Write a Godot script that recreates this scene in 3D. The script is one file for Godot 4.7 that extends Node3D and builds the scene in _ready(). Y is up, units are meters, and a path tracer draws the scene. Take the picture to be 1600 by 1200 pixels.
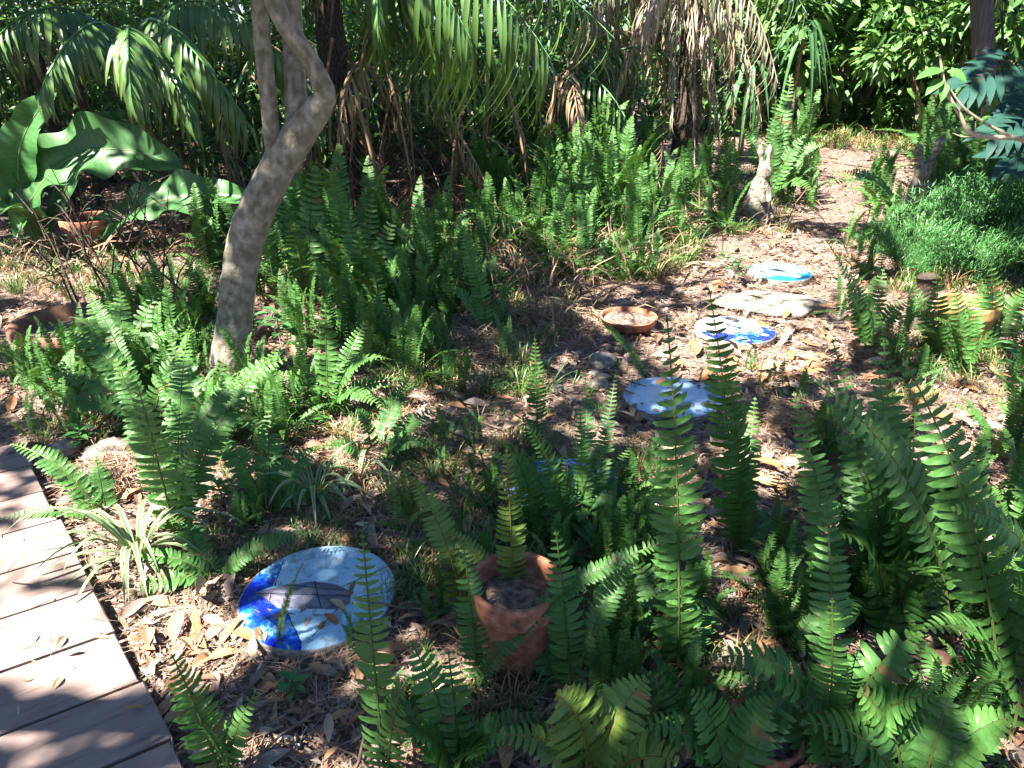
extends Node3D

# ---------------------------------------------------------------- camera helpers
const CAM_H := 1.55
const PITCH := 25.0
const FPX := 1203.0
const SUN := Vector3(0.60, -1.0, -0.42)      # the way the sunlight travels
var rng := RandomNumberGenerator.new()
var names := {}
var M := {}

func rf(a: float, b: float) -> float: return rng.randf_range(a, b)
func ray(px, py) -> Vector3:
	var x = (px - 800.0) / FPX
	var v = (600.0 - py) / FPX
	var c = cos(deg_to_rad(PITCH)); var s = sin(deg_to_rad(PITCH))
	return Vector3(x, v * c - s, -(c + v * s))
func gp(px, py, y = 0.0) -> Vector3:            # a pixel whose thing touches the ground
	var r = ray(px, py)
	var t = (y - CAM_H) / r.y
	return Vector3(r.x * t, y, r.z * t)
func dp(px, py, d) -> Vector3:                  # a pixel at a known distance in front
	var r = ray(px, py)
	var t = -d / r.z
	return Vector3(r.x * t, CAM_H + r.y * t, -d)
func to_px(p: Vector3) -> Vector2:
	var q = p - Vector3(0, CAM_H, 0)
	var c = cos(deg_to_rad(PITCH)); var s = sin(deg_to_rad(PITCH))
	var f = -q.z * c - q.y * s
	var u = q.y * c - q.z * s
	if f < 0.05: return Vector2(-9999, -9999)
	return Vector2(800 + FPX * q.x / f, 600 - FPX * u / f)

# ---------------------------------------------------------------- mesh helpers
class MB:
	var v := PackedVector3Array()
	var c := PackedColorArray()
	var uv := PackedVector2Array()
	var ix := PackedInt32Array()
	func quad(a: int, b: int, d: int, e: int):
		ix.append(a); ix.append(b); ix.append(d); ix.append(a); ix.append(d); ix.append(e)
	func mesh(mat, smooth := true) -> ArrayMesh:
		var arr := []
		arr.resize(Mesh.ARRAY_MAX)
		arr[Mesh.ARRAY_VERTEX] = v
		if c.size() == v.size(): arr[Mesh.ARRAY_COLOR] = c
		if uv.size() == v.size(): arr[Mesh.ARRAY_TEX_UV] = uv
		arr[Mesh.ARRAY_INDEX] = ix
		var am := ArrayMesh.new()
		if smooth:
			var st := SurfaceTool.new()
			st.create_from_arrays(arr)
			st.generate_normals()
			st.commit(am)
		else:
			am.add_surface_from_arrays(Mesh.PRIMITIVE_TRIANGLES, arr)
		am.surface_set_material(0, mat)
		return am

func numbered(called: String) -> String:
	if not names.has(called):
		names[called] = 0
		return called
	names[called] += 1
	return "%s_%03d" % [called, names[called]]
func tag(o, label, category, group = ""):
	o.set_meta("label", label); o.set_meta("category", category)
	if group != "": o.set_meta("group", group)
	return o
func thing(called, label, category, at := Vector3.ZERO, group = "") -> Node3D:
	var o := Node3D.new()
	o.name = numbered(called); add_child(o); o.position = at
	return tag(o, label, category, group)
func part(called, mesh, parent) -> MeshInstance3D:
	var o := MeshInstance3D.new()
	o.mesh = mesh; o.name = called; parent.add_child(o, true)
	return o
func solo(called, mesh, label, category, at := Vector3.ZERO, group = "") -> MeshInstance3D:
	var o := MeshInstance3D.new()
	o.mesh = mesh; o.name = numbered(called); add_child(o); o.position = at
	return tag(o, label, category, group)
func struct(called, mesh) -> MeshInstance3D:
	var o := MeshInstance3D.new()
	o.mesh = mesh; o.name = numbered(called); add_child(o); o.set_meta("kind", "structure")
	return o

func bez(a: Vector3, b: Vector3, c: Vector3, t: float) -> Vector3:
	return a.lerp(b, t).lerp(b.lerp(c, t), t)
func tube(mb: MB, pts: Array, radii: Array, sides := 8, lump := 0.0, colr = null):
	var start := mb.v.size()
	var n := pts.size()
	var ref := Vector3(0.3, 0.1, 1).normalized()
	for i in n:
		var t: Vector3 = (pts[min(i + 1, n - 1)] - pts[max(i - 1, 0)]).normalized()
		var a := t.cross(ref)
		if a.length() < 0.05: a = t.cross(Vector3(1, 0.2, 0))
		a = a.normalized()
		var b := t.cross(a)
		for k in sides:
			var th := TAU * k / sides
			var r: float = radii[i] * (1.0 + (rng.randf_range(-lump, lump) if lump > 0.0 else 0.0))
			mb.v.append(pts[i] + (a * cos(th) + b * sin(th)) * r)
			if colr != null: mb.c.append(colr)
	for i in n - 1:
		for k in sides:
			var k2 := (k + 1) % sides
			mb.quad(start + i * sides + k, start + i * sides + k2, start + (i + 1) * sides + k2, start + (i + 1) * sides + k)
	for e in [0, n - 1]:                                     # end caps
		var ci := mb.v.size()
		mb.v.append(pts[e])
		if colr != null: mb.c.append(colr)
		for k in sides:
			mb.ix.append(ci); mb.ix.append(start + e * sides + (k if e == 0 else (k + 1) % sides)); mb.ix.append(start + e * sides + ((k + 1) % sides if e == 0 else k))
func smooth_path(pts: Array, radii: Array, per := 5) -> Array:
	var op := []; var orr := []
	var n := pts.size()
	for i in n - 1:
		for k in per:
			var t := float(k) / per
			op.append((pts[i] as Vector3).cubic_interpolate(pts[i + 1], pts[max(i - 1, 0)], pts[min(i + 2, n - 1)], t))
			orr.append(lerp(float(radii[i]), float(radii[i + 1]), t))
	op.append(pts[n - 1]); orr.append(radii[n - 1])
	return [op, orr]
func lathe(mb: MB, prof: Array, sides := 28, sx := 1.0, sz := 1.0, lump := 0.0):
	var s := mb.v.size()
	for p in prof:
		for k in sides:
			var th := TAU * k / sides
			var w := 1.0 + rng.randf_range(-lump, lump)
			mb.v.append(Vector3(cos(th) * p.x * sx * w, p.y, sin(th) * p.x * sz * w))
	for i in prof.size() - 1:
		for k in sides:
			var k2 := (k + 1) % sides
			mb.quad(s + i * sides + k, s + (i + 1) * sides + k, s + (i + 1) * sides + k2, s + i * sides + k2)
func box(mb: MB, c: Vector3, ax: Vector3, ay: Vector3, az: Vector3, bev := 0.004):
	# half axes; the top edges are chamfered
	var s := mb.v.size()
	var bx := ax.normalized() * bev; var bz := az.normalized() * bev; var by := ay.normalized() * bev
	for sg in [[-1, -1], [1, -1], [1, 1], [-1, 1]]:
		mb.v.append(c - ay + ax * sg[0] + az * sg[1])
	for sg in [[-1, -1], [1, -1], [1, 1], [-1, 1]]:
		mb.v.append(c + ay - by + ax * sg[0] + az * sg[1])
	for sg in [[-1, -1], [1, -1], [1, 1], [-1, 1]]:
		mb.v.append(c + ay + (ax - bx) * sg[0] + (az - bz) * sg[1])
	for l in 2:
		for k in 4:
			var k2 := (k + 1) % 4
			mb.quad(s + l * 4 + k, s + l * 4 + k2, s + l * 4 + 4 + k2, s + l * 4 + 4 + k)
	mb.quad(s + 8, s + 9, s + 10, s + 11)
	mb.quad(s + 3, s + 2, s + 1, s)

# a leaf blade along a bent line; three points across, folded along its midrib
func blade(mb: MB, b: Vector3, ctrl: Vector3, t: Vector3, face: Vector3, w: float, fold: float, c0: Color, c1: Color, seg := 5, edge = null, belly := 0.4, wave := 0.0):
	var s := mb.v.size()
	for i in seg + 1:
		var u := float(i) / seg
		var p := bez(b, ctrl, t, u)
		var tg := (bez(b, ctrl, t, min(u + 0.02, 1.0)) - bez(b, ctrl, t, max(u - 0.02, 0.0))).normalized()
		var sd := tg.cross(face).normalized()
		var nn := sd.cross(tg)
		var k: float = (u / belly if u < belly else (1.0 - u) / (1.0 - belly))
		var hw: float = w * 0.5 * pow(max(k, 0.0), 0.6) * (0.9 if i < seg else 0.0) + (0.004 if i == 0 else 0.0)
		var wv: float = sin(u * 19.0 + b.x * 7.0) * wave * w
		var col := c0.lerp(c1, u)
		mb.v.append(p - sd * hw + nn * (fold * hw + wv)); mb.v.append(p); mb.v.append(p + sd * hw + nn * (fold * hw - wv))
		mb.c.append(edge if edge != null else col); mb.c.append(col); mb.c.append(edge if edge != null else col)
	for i in seg:
		for k in 2:
			var a := s + i * 3 + k
			mb.quad(a, a + 3, a + 4, a + 1)

# one fern leaflet, unit long along +X, its face +Y
var LEAFLET := PackedVector3Array([Vector3(0, 0, -0.03), Vector3(0, 0, 0.05), Vector3(0.09, 0.02, -0.17), Vector3(0.12, 0.03, 0.21), Vector3(0.45, 0.07, -0.16), Vector3(0.45, 0.07, 0.19), Vector3(0.8, 0.02, -0.11), Vector3(0.78, 0.02, 0.14), Vector3(1.0, -0.06, 0.04), Vector3(0.45, 0.03, 0.01)])
var LEAFLET_IX := PackedInt32Array([0, 2, 3, 0, 3, 1, 2, 4, 9, 2, 9, 3, 3, 9, 5, 4, 6, 9, 9, 6, 7, 9, 7, 5, 6, 8, 7])
var leaflet_meshes := []

# a sword-fern frond from base to tip. face: the side its flat faces. When sep is true every leaflet is an object of its own
func frond(parent: Node3D, b: Vector3, ctrl: Vector3, t: Vector3, face: Vector3, wid: float, mat, tint: Color, sep := false, curl := 0.0, dens := 1.0) -> MeshInstance3D:
	var mb := MB.new()
	var ln := b.distance_to(ctrl) * 0.5 + ctrl.distance_to(t) * 0.5 + b.distance_to(t) * 0.15
	var n: int = clampi(int(ln / (wid * 0.128) * dens), 16, 96)
	var pts := []; var rad := []
	for i in 11:
		pts.append(bez(b, ctrl, t, i / 10.0)); rad.append(lerp(0.0034, 0.0012, i / 10.0) * (0.7 + wid * 5.0))
	tube(mb, pts, rad, 4, 0.0, Color(0.11, 0.10, 0.035).lerp(tint, 0.35))
	var lv := []
	var gap_seed = rng.randi() % 97
	var tw := rf(-0.55, 0.55); var wob := rf(0.0, 6.0); var face0 := face
	for i in n:
		var u: float = 0.07 + 0.93 * (i + 0.5) / n
		var p := bez(b, ctrl, t, u)
		var tg := (bez(b, ctrl, t, min(u + 0.02, 1.0)) - bez(b, ctrl, t, u - 0.02)).normalized()
		face = face0.rotated(tg, tw * (u - 0.3) + 0.14 * sin(u * 7.0 + wob))
		var sd := tg.cross(face).normalized()
		var nn := sd.cross(tg).normalized()
		var prof: float = min(1.0, 0.35 + u * 4.0) * (1.0 if u < 0.55 else pow(max(0.0, (1.0 - u) / 0.45), 0.62)) 
		prof = max(prof, 0.10)
		var young: float = clampf((u - 0.72) * 2.6, 0, 1)
		for sg in [-1.0, 1.0]:
			if (i * 13 + int(sg) * 5 + gap_seed) % 31 == 0 or rng.randf() < 0.015: continue
			var l: float = wid * 0.5 * prof * rf(0.9, 1.08)
			var lift := curl + rf(-0.16, 0.16)
			var dir: Vector3 = (sd * sg + tg * rf(0.16, 0.34) + nn * lift).normalized()
			var side: Vector3 = tg.lerp(nn, rf(-0.22, 0.22)).normalized()
			var up: Vector3 = dir.cross(side).normalized()
			if up.dot(nn) < 0: up = -up
			var sw: float = max(l, wid * 0.2)
			var sh := rf(0.82, 1.18)
			var col := Color(tint.r * sh, tint.g * sh, tint.b * sh).lerp(Color(0.13, 0.26, 0.03), young * 0.55)
			if rng.randf() < 0.014: col = Color(0.17, 0.13, 0.05)
			var bs := Basis(dir * l, up * l, dir.cross(up).normalized() * (sw * 0.94) * (1.0 if dir.cross(up).dot(tg) > 0 else -1.0))
			if sep:
				lv.append(Transform3D(bs, p))
			else:
				var s := mb.v.size()
				for q in LEAFLET:
					mb.v.append(p + bs * q); mb.c.append(col)
				for k in LEAFLET_IX: mb.ix.append(s + k)
	var o := part("frond", mb.mesh(mat, false), parent)
	var k := 0
	for x in lv:
		var q := part("leaflet", leaflet_meshes[(k * 7 + k / 3) % leaflet_meshes.size()], o)
		q.transform = x; q.material_override = mat
		k += 1
	return o

func noise_tex(freq: float, cols: Array, offs: Array, size := 512, sd := 1, oct := 5, warp := 0.0, normal := false, bump := 4.0) -> NoiseTexture2D:
	var n := FastNoiseLite.new()
	n.seed = sd; n.frequency = freq; n.fractal_octaves = oct; n.noise_type = FastNoiseLite.TYPE_SIMPLEX_SMOOTH
	if warp > 0.0:
		n.domain_warp_enabled = true; n.domain_warp_amplitude = warp; n.domain_warp_frequency = freq * 0.7
	var t := NoiseTexture2D.new()
	t.width = size; t.height = size; t.seamless = true; t.noise = n
	if normal:
		t.as_normal_map = true; t.bump_strength = bump
	elif cols.size() > 0:
		var g := Gradient.new()
		g.colors = PackedColorArray(cols); g.offsets = PackedFloat32Array(offs)
		t.color_ramp = g
	return t
func smat(col: Color, rough := 0.8) -> StandardMaterial3D:
	var m := StandardMaterial3D.new()
	m.albedo_color = col.linear_to_srgb(); m.roughness = rough
	return m
func tri(m: StandardMaterial3D, tex, sc: Vector3, nrm = null, ns := 1.0):
	m.uv1_triplanar = true; m.uv1_world_triplanar = true; m.uv1_scale = sc
	if tex != null: m.albedo_texture = tex
	if nrm != null:
		m.normal_enabled = true; m.normal_texture = nrm; m.normal_scale = ns
	return m
func leaf_mat(mult: Color, rough := 0.42, back := 0.5) -> StandardMaterial3D:
	var m := StandardMaterial3D.new()
	m.vertex_color_use_as_albedo = true
	m.albedo_color = mult.linear_to_srgb()
	m.roughness = rough; m.cull_mode = BaseMaterial3D.CULL_DISABLED
	if back > 0.0:
		m.backlight_enabled = true; m.backlight = Color(back, back, back * 0.6)
	return m
func lin(c: Color) -> Color: return c.linear_to_srgb()

# ---------------------------------------------------------------- scene
func _ready():
	rng.seed = 20240611
	setup_view()
	setup_materials()
	build_ground()
	build_deck()
	build_tree()
	build_back_plants()
	build_palms()
	build_nest_fern()
	build_stones()
	build_pots()
	build_rabbits()
	build_key_ferns()
	build_zone_ferns()
	build_small_plants()
	build_right_side()
	build_litter()
	build_canopy()

func setup_view():
	var cam := Camera3D.new()
	cam.name = "camera"; cam.fov = 53.0; cam.near = 0.05; cam.far = 300.0
	add_child(cam)
	cam.position = Vector3(0, CAM_H, 0); cam.rotation_degrees = Vector3(-PITCH, 0, 0)
	cam.current = true
	var we := WorldEnvironment.new()
	we.name = "world_environment"
	var env := Environment.new()
	env.background_mode = Environment.BG_SKY
	var sk := Sky.new()
	var pm := ProceduralSkyMaterial.new()
	pm.sky_energy_multiplier = 0.65
	pm.sky_top_color = Color(0.36, 0.53, 0.80); pm.sky_horizon_color = Color(0.80, 0.86, 0.90)
	pm.ground_horizon_color = Color(0.55, 0.55, 0.5); pm.ground_bottom_color = Color(0.2, 0.18, 0.14)
	sk.sky_material = pm
	env.sky = sk
	env.tonemap_mode = Environment.TONE_MAPPER_LINEAR
	env.tonemap_exposure = 5.5
	env.sdfgi_enabled = true; env.ssao_enabled = true; env.ssil_enabled = true
	we.environment = env
	add_child(we)
	var sun := DirectionalLight3D.new()
	sun.name = "sun"; sun.light_energy = 1.6; sun.light_color = Color(1.0, 0.97, 0.93)
	sun.light_angular_distance = 0.5; sun.shadow_enabled = true
	add_child(sun)
	sun.look_at_from_position(Vector3.ZERO, SUN.normalized(), Vector3.UP)

func setup_materials():
	M.fern = leaf_mat(Color(1, 1, 1), 0.5, 0.75)
	M.fern_old = leaf_mat(Color(1.7, 1.05, 0.8), 0.55, 0.5)      # fronds that have yellowed
	M.palm = leaf_mat(Color(1, 1, 1), 0.35, 0.45)
	M.broad = leaf_mat(Color(1, 1, 1), 0.5, 0.7)
	M.nest = leaf_mat(Color(1, 1, 1), 0.42, 0.5)
	M.dry = leaf_mat(Color(1, 1, 1), 0.85, 0.25)
	M.canopy = leaf_mat(Color(1, 1, 1), 0.5, 0.3)
	M.soil = tri(smat(Color(1, 1, 1), 0.98), noise_tex(0.035, [lin(Color(0.06, 0.042, 0.033)), lin(Color(0.18, 0.125, 0.098)), lin(Color(0.35, 0.26, 0.21))], [0.2, 0.5, 0.85], 512, 4, 7), Vector3.ONE * 1.7, noise_tex(0.05, [], [], 512, 8, 5, 0.0, true, 8.0), 1.0)
	M.bark = tri(smat(Color(1, 1, 1), 0.9), noise_tex(0.0065, [lin(Color(0.12, 0.105, 0.072)), lin(Color(0.20, 0.178, 0.13)), lin(Color(0.26, 0.238, 0.185)), lin(Color(0.37, 0.35, 0.295))], [0.26, 0.42, 0.6, 0.8], 1024, 11, 8, 25.0), Vector3(2.8, 2.0, 2.8), noise_tex(0.03, [], [], 512, 12, 5, 0.0, true, 5.0), 0.8)
	M.dark_bark = tri(smat(Color(1, 1, 1), 0.95), noise_tex(0.03, [lin(Color(0.02, 0.015, 0.012)), lin(Color(0.06, 0.042, 0.03)), lin(Color(0.14, 0.10, 0.075))], [0.25, 0.5, 0.85], 512, 14), Vector3(4, 1.2, 4), noise_tex(0.05, [], [], 512, 15, 5, 0.0, true, 9.0), 1.0)
	M.twig = tri(smat(Color(1, 1, 1), 0.9), noise_tex(0.02, [lin(Color(0.12, 0.085, 0.06)), lin(Color(0.30, 0.23, 0.17))], [0.3, 0.8], 256, 17), Vector3.ONE * 5.0)
	M.pale_twig = tri(smat(Color(1, 1, 1), 0.8), noise_tex(0.02, [lin(Color(0.30, 0.24, 0.16)), lin(Color(0.52, 0.44, 0.32))], [0.3, 0.8], 256, 18), Vector3.ONE * 5.0)
	M.terra = tri(smat(Color(1, 1, 1), 0.88), noise_tex(0.014, [lin(Color(0.10, 0.065, 0.04)), lin(Color(0.24, 0.09, 0.048)), lin(Color(0.36, 0.135, 0.07)), lin(Color(0.40, 0.19, 0.12)), lin(Color(0.48, 0.38, 0.31))], [0.16, 0.3, 0.52, 0.72, 0.92], 512, 21, 5, 12.0), Vector3.ONE * 3.0, noise_tex(0.06, [], [], 256, 22, 4, 0.0, true, 3.0), 0.5)
	M.dull_terra = tri(smat(Color(1, 1, 1), 0.92), noise_tex(0.012, [lin(Color(0.13, 0.065, 0.042)), lin(Color(0.23, 0.11, 0.07)), lin(Color(0.30, 0.17, 0.12))], [0.2, 0.55, 0.9], 512, 24, 5, 12.0), Vector3.ONE * 2.5, noise_tex(0.06, [], [], 256, 25, 4, 0.0, true, 3.0), 0.6)
	M.ochre = tri(smat(Color(1, 1, 1), 0.8), noise_tex(0.01, [lin(Color(0.16, 0.10, 0.05)), lin(Color(0.36, 0.22, 0.07)), lin(Color(0.52, 0.35, 0.13))], [0.18, 0.4, 0.75], 512, 27, 6, 20.0), Vector3.ONE * 3.0)
	M.rock = tri(smat(Color(1, 1, 1), 0.9), noise_tex(0.02, [lin(Color(0.13, 0.11, 0.09)), lin(Color(0.26, 0.23, 0.195)), lin(Color(0.38, 0.345, 0.30))], [0.2, 0.55, 0.9], 512, 31), Vector3.ONE * 4.0, noise_tex(0.05, [], [], 256, 32, 5, 0.0, true, 6.0), 0.8)
	M.statue = tri(smat(Color(1, 1, 1), 0.95), noise_tex(0.014, [lin(Color(0.10, 0.088, 0.066)), lin(Color(0.20, 0.18, 0.145)), lin(Color(0.36, 0.34, 0.30))], [0.25, 0.5, 0.8], 512, 34, 6, 15.0), Vector3.ONE * 3.0, noise_tex(0.06, [], [], 256, 35, 5, 0.0, true, 5.0), 0.8)
	M.deck = smat(Color(1, 1, 1), 0.75)                           # worn pinkish paint over grain that runs along the boards
	M.deck.albedo_texture = noise_tex(0.012, [lin(Color(0.17, 0.115, 0.095)), lin(Color(0.25, 0.18, 0.157)), lin(Color(0.275, 0.202, 0.178)), lin(Color(0.30, 0.225, 0.20))], [0.10, 0.26, 0.5, 0.85], 1024, 41, 7, 15.0)
	M.deck.normal_enabled = true; M.deck.normal_texture = noise_tex(0.02, [], [], 1024, 42, 6, 0.0, true, 3.0); M.deck.normal_scale = 0.2
	M.joist = smat(Color(0.17, 0.11, 0.075), 0.9)
	M.post = tri(smat(Color(1, 1, 1), 0.8), noise_tex(0.02, [lin(Color(0.09, 0.07, 0.07)), lin(Color(0.15, 0.12, 0.115))], [0.3, 0.8], 256, 44), Vector3(6, 0.8, 6))
	for i in 3:
		var mb := MB.new()
		for q in LEAFLET.size():
			var p := LEAFLET[q]
			mb.v.append(Vector3(p.x, p.y + [0.0, -0.10, 0.08][i] * p.x * p.x, p.z + [0.0, 0.06, -0.05][i] * p.x * p.x))
			mb.c.append(Color(0.07, 0.185, 0.042) * [0.9, 1.1, 1.0][i])
		mb.ix = LEAFLET_IX
		leaflet_meshes.append(mb.mesh(M.fern, false))

# ---------------------------------------------------------------- ground and deck
var hn := FastNoiseLite.new()
func gy(x, z) -> float:
	return hn.get_noise_2d(x * 60.0, z * 60.0) * 0.035
func build_ground():
	hn.seed = 5; hn.frequency = 0.012; hn.fractal_octaves = 3
	var mb := MB.new()
	var n := 160
	for j in n + 1:
		for i in n + 1:
			# finer near the middle, out to 60 m
			var a := (i * 2.0 / n - 1.0); var b := (j * 2.0 / n - 1.0)
			var x: float = a * 8.0 + pow(a, 5) * 60.0; var z: float = -5.0 + b * 8.0 + pow(b, 5) * 60.0
			mb.v.append(Vector3(x, gy(x, z) - 0.02, z))
	for j in n:
		for i in n:
			var k := j * (n + 1) + i
			mb.quad(k, k + 1, k + n + 2, k + n + 1)
	struct("ground", mb.mesh(M.soil))

func build_deck():
	var e0 := Vector3(-0.800, 0, -1.290); var ed := Vector3(-0.640, 0, -0.768).normalized()
	var dirv := Vector3(-0.843, 0, 0.538)                       # along a plank, away from the mulch
	var root := Node3D.new()
	root.name = "deck"; root.set_meta("kind", "structure"); add_child(root)
	var j := MB.new()                                           # the joist frame under the boards
	for k in 3:
		var c0: Vector3 = e0 + dirv * (0.12 + 0.6 * k) + ed * 0.8
		box(j, c0 + Vector3(0, -0.035, 0), ed * 2.6, Vector3(0, 0.028, 0), dirv * 0.03)
	part("joist_frame", j.mesh(M.joist, false), root).set_meta("kind", "stuff")
	var w := 0.231
	for i in range(-5, 8):
		var c: Vector3 = e0 + ed * (w * (i + 0.5))
		var over := rf(-0.008, 0.008)
		var mb := MB.new()
		var ln := 3.2
		var perp := Vector3(dirv.z, 0, -dirv.x)
		var hw: float = (w * absf(ed.dot(perp)) - 0.012) * 0.5
		# the end is cut along the deck's edge
		var sk: float = ed.dot(dirv) / ed.dot(perp)
		var s := 0
		var uo := rf(0, 5)
		for lay in [[-0.03, 0.0], [0.0265, 0.0], [0.03, 0.0035]]:
			for sg in [[-1, 0], [1, 0], [1, 1], [-1, 1]]:
				var pp: float = sg[0] * (hw - lay[1])
				var q: Vector3 = c + perp * pp + dirv * (pp * sk + (ln if sg[1] == 1 else over + lay[1]))
				mb.v.append(Vector3(q.x, lay[0] + rf(-0.0012, 0.0012), q.z))
				mb.uv.append(Vector2((ln if sg[1] == 1 else 0.0) * 0.35 + uo, pp * 2.6 + uo * 3.1))
		for l in 2:
			for k in 4:
				var k2 := (k + 1) % 4
				mb.quad(s + l * 4 + k, s + l * 4 + k2, s + l * 4 + 4 + k2, s + l * 4 + 4 + k)
		mb.quad(8, 9, 10, 11)
		part("plank", mb.mesh(M.deck, false), root)
	# the porch beam over the deck, whose shadow crosses the boards
	var at := Vector3(-1.2, 0, -1.37) - SUN * 2.5
	var pr := thing("porch_frame", "brown porch beam on two square posts above the plank deck", "porch", Vector3(at.x, 0, at.z))
	var b := MB.new(); box(b, Vector3(0, 2.5, 0), Vector3(1.9, 0, 0), Vector3(0, 0.03, 0), Vector3(0, 0, 0.045))
	part("beam", b.mesh(M.post, false), pr)
	for sx in [-1.85, 1.85]:
		var pb := MB.new(); box(pb, Vector3(sx, 1.22, 0), Vector3(0.045, 0, 0), Vector3(0, 1.25, 0), Vector3(0, 0, 0.043))
		part("post", pb.mesh(M.post, false), pr)

# ---------------------------------------------------------------- the forked tree
func build_tree():
	var base := gp(355, 592)
	var d := -base.z
	var t := thing("forked_tree", "smooth grey leaning tree trunk forking into three limbs beside the ferns", "tree", base)
	var path = func(a: Array, rads: Array, dd: Array) -> Array:
		var ps := []; var rs := []
		for i in a.size():
			var p := dp(a[i][0], a[i][1], d + dd[i])
			ps.append(p - base); rs.append(rads[i] * (d + dd[i]) * 1.06 / FPX)
		return smooth_path(ps, rs, 6)
	var mk = func(nm, a, rads, dd):
		var sp: Array = path.call(a, rads, dd)
		var mb := MB.new(); tube(mb, sp[0], sp[1], 16, 0.035)
		part(nm, mb.mesh(M.bark), t)
	mk.call("trunk", [[352, 640], [355, 590], [366, 500], [374, 430], [392, 350], [425, 280], [452, 232], [484, 188], [506, 158]], [48, 33, 26, 26, 26.5, 25, 25, 21, 17], [0, 0, 0.02, 0.03, 0.05, 0.06, 0.06, 0.04, 0.02])
	mk.call("limb", [[432, 262], [424, 200], [416, 120], [408, 40], [402, -60], [385, -300], [300, -700]], [13, 11.5, 11.5, 11, 11, 10, 8], [0.05, 0.04, 0.02, 0, -0.02, -0.05, -0.1])
	mk.call("limb", [[462, 225], [463, 160], [459, 80], [455, 0], [452, -100], [480, -400], [560, -800]], [17, 15.5, 14, 13.5, 13, 12, 9], [0.07, 0.1, 0.12, 0.14, 0.15, 0.2, 0.3])
	mk.call("limb", [[496, 172], [508, 150], [494, 112], [472, 74], [446, 40], [424, -10], [350, -200], [200, -600]], [16, 16, 13, 12.5, 12.5, 12.5, 11, 9], [0.03, 0.0, -0.03, -0.06, -0.08, -0.1, -0.2, -0.4])
	# leaves high above the frame
	var cr := MB.new()
	var top := Vector3(-1.9, 4.2, -3.3) - base
	for i in 380:
		var o := Vector3(rng.randfn() * 0.6, rng.randfn() * 0.4, rng.randfn() * 0.6) + top
		var dr := Vector3(rng.randfn(), rng.randfn() - 0.4, rng.randfn()).normalized()
		blade(cr, o, o + dr * 0.05, o + dr * 0.1 + Vector3(0, -0.02, 0), Vector3(0.1, 1, 0.2), 0.05, 0.2, Color(0.05, 0.12, 0.03), Color(0.06, 0.14, 0.03), 3)
	part("crown", cr.mesh(M.canopy, false), t)

# ---------------------------------------------------------------- shrubs at the back
func shrub_mesh(sd: int, n: int, size: float, leaf: float, wide: float, c0: Color, c1: Color) -> ArrayMesh:
	var g := RandomNumberGenerator.new(); g.seed = sd
	var mb := MB.new()
	var lumps := []
	for i in 16:
		lumps.append([Vector3(g.randf_range(-0.45, 0.45), g.randf_range(0.12, 0.95), g.randf_range(-0.4, 0.4)) * size, g.randf_range(0.10, 0.24) * size])
	for i in n:
		var l: Array = lumps[g.randi() % lumps.size()]
		var o := Vector3(g.randfn(), g.randfn(), g.randfn()).normalized() * pow(g.randf(), 0.4)
		var p: Vector3 = l[0] + o * l[1] * Vector3(1.2, 0.9, 1.2)
		if p.y < 0.02: p.y = g.randf() * 0.3 * size
		var dr := (o + Vector3(g.randfn() * 0.5, -0.35, g.randfn() * 0.5)).normalized()
		var ln := leaf * g.randf_range(0.6, 1.2)
		var up := Vector3(g.randfn() * 0.4, 1, g.randfn() * 0.4).normalized()
		var col := c0.lerp(c1, g.randf())
		blade(mb, p, p + dr * ln * 0.5 + up * ln * 0.12, p + dr * ln - up * ln * 0.1, up, ln * wide, 0.25, col, col, 3)
	return mb.mesh(M.broad, false)
func stems_mesh(sd: int, size: float) -> ArrayMesh:
	var g := RandomNumberGenerator.new(); g.seed = sd
	var mb := MB.new()
	for i in 7:
		var a := Vector3(g.randfn() * 0.06, -0.03, g.randfn() * 0.06) * size
		var b := Vector3(g.randf_range(-0.4, 0.4), g.randf_range(0.5, 0.95), g.randf_range(-0.35, 0.35)) * size
		tube(mb, [a, a.lerp(b, 0.5) + Vector3(g.randfn(), 0, g.randfn()) * 0.04 * size, b], [0.016 * size, 0.011 * size, 0.004 * size], 5)
	return mb.mesh(M.twig)
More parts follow.
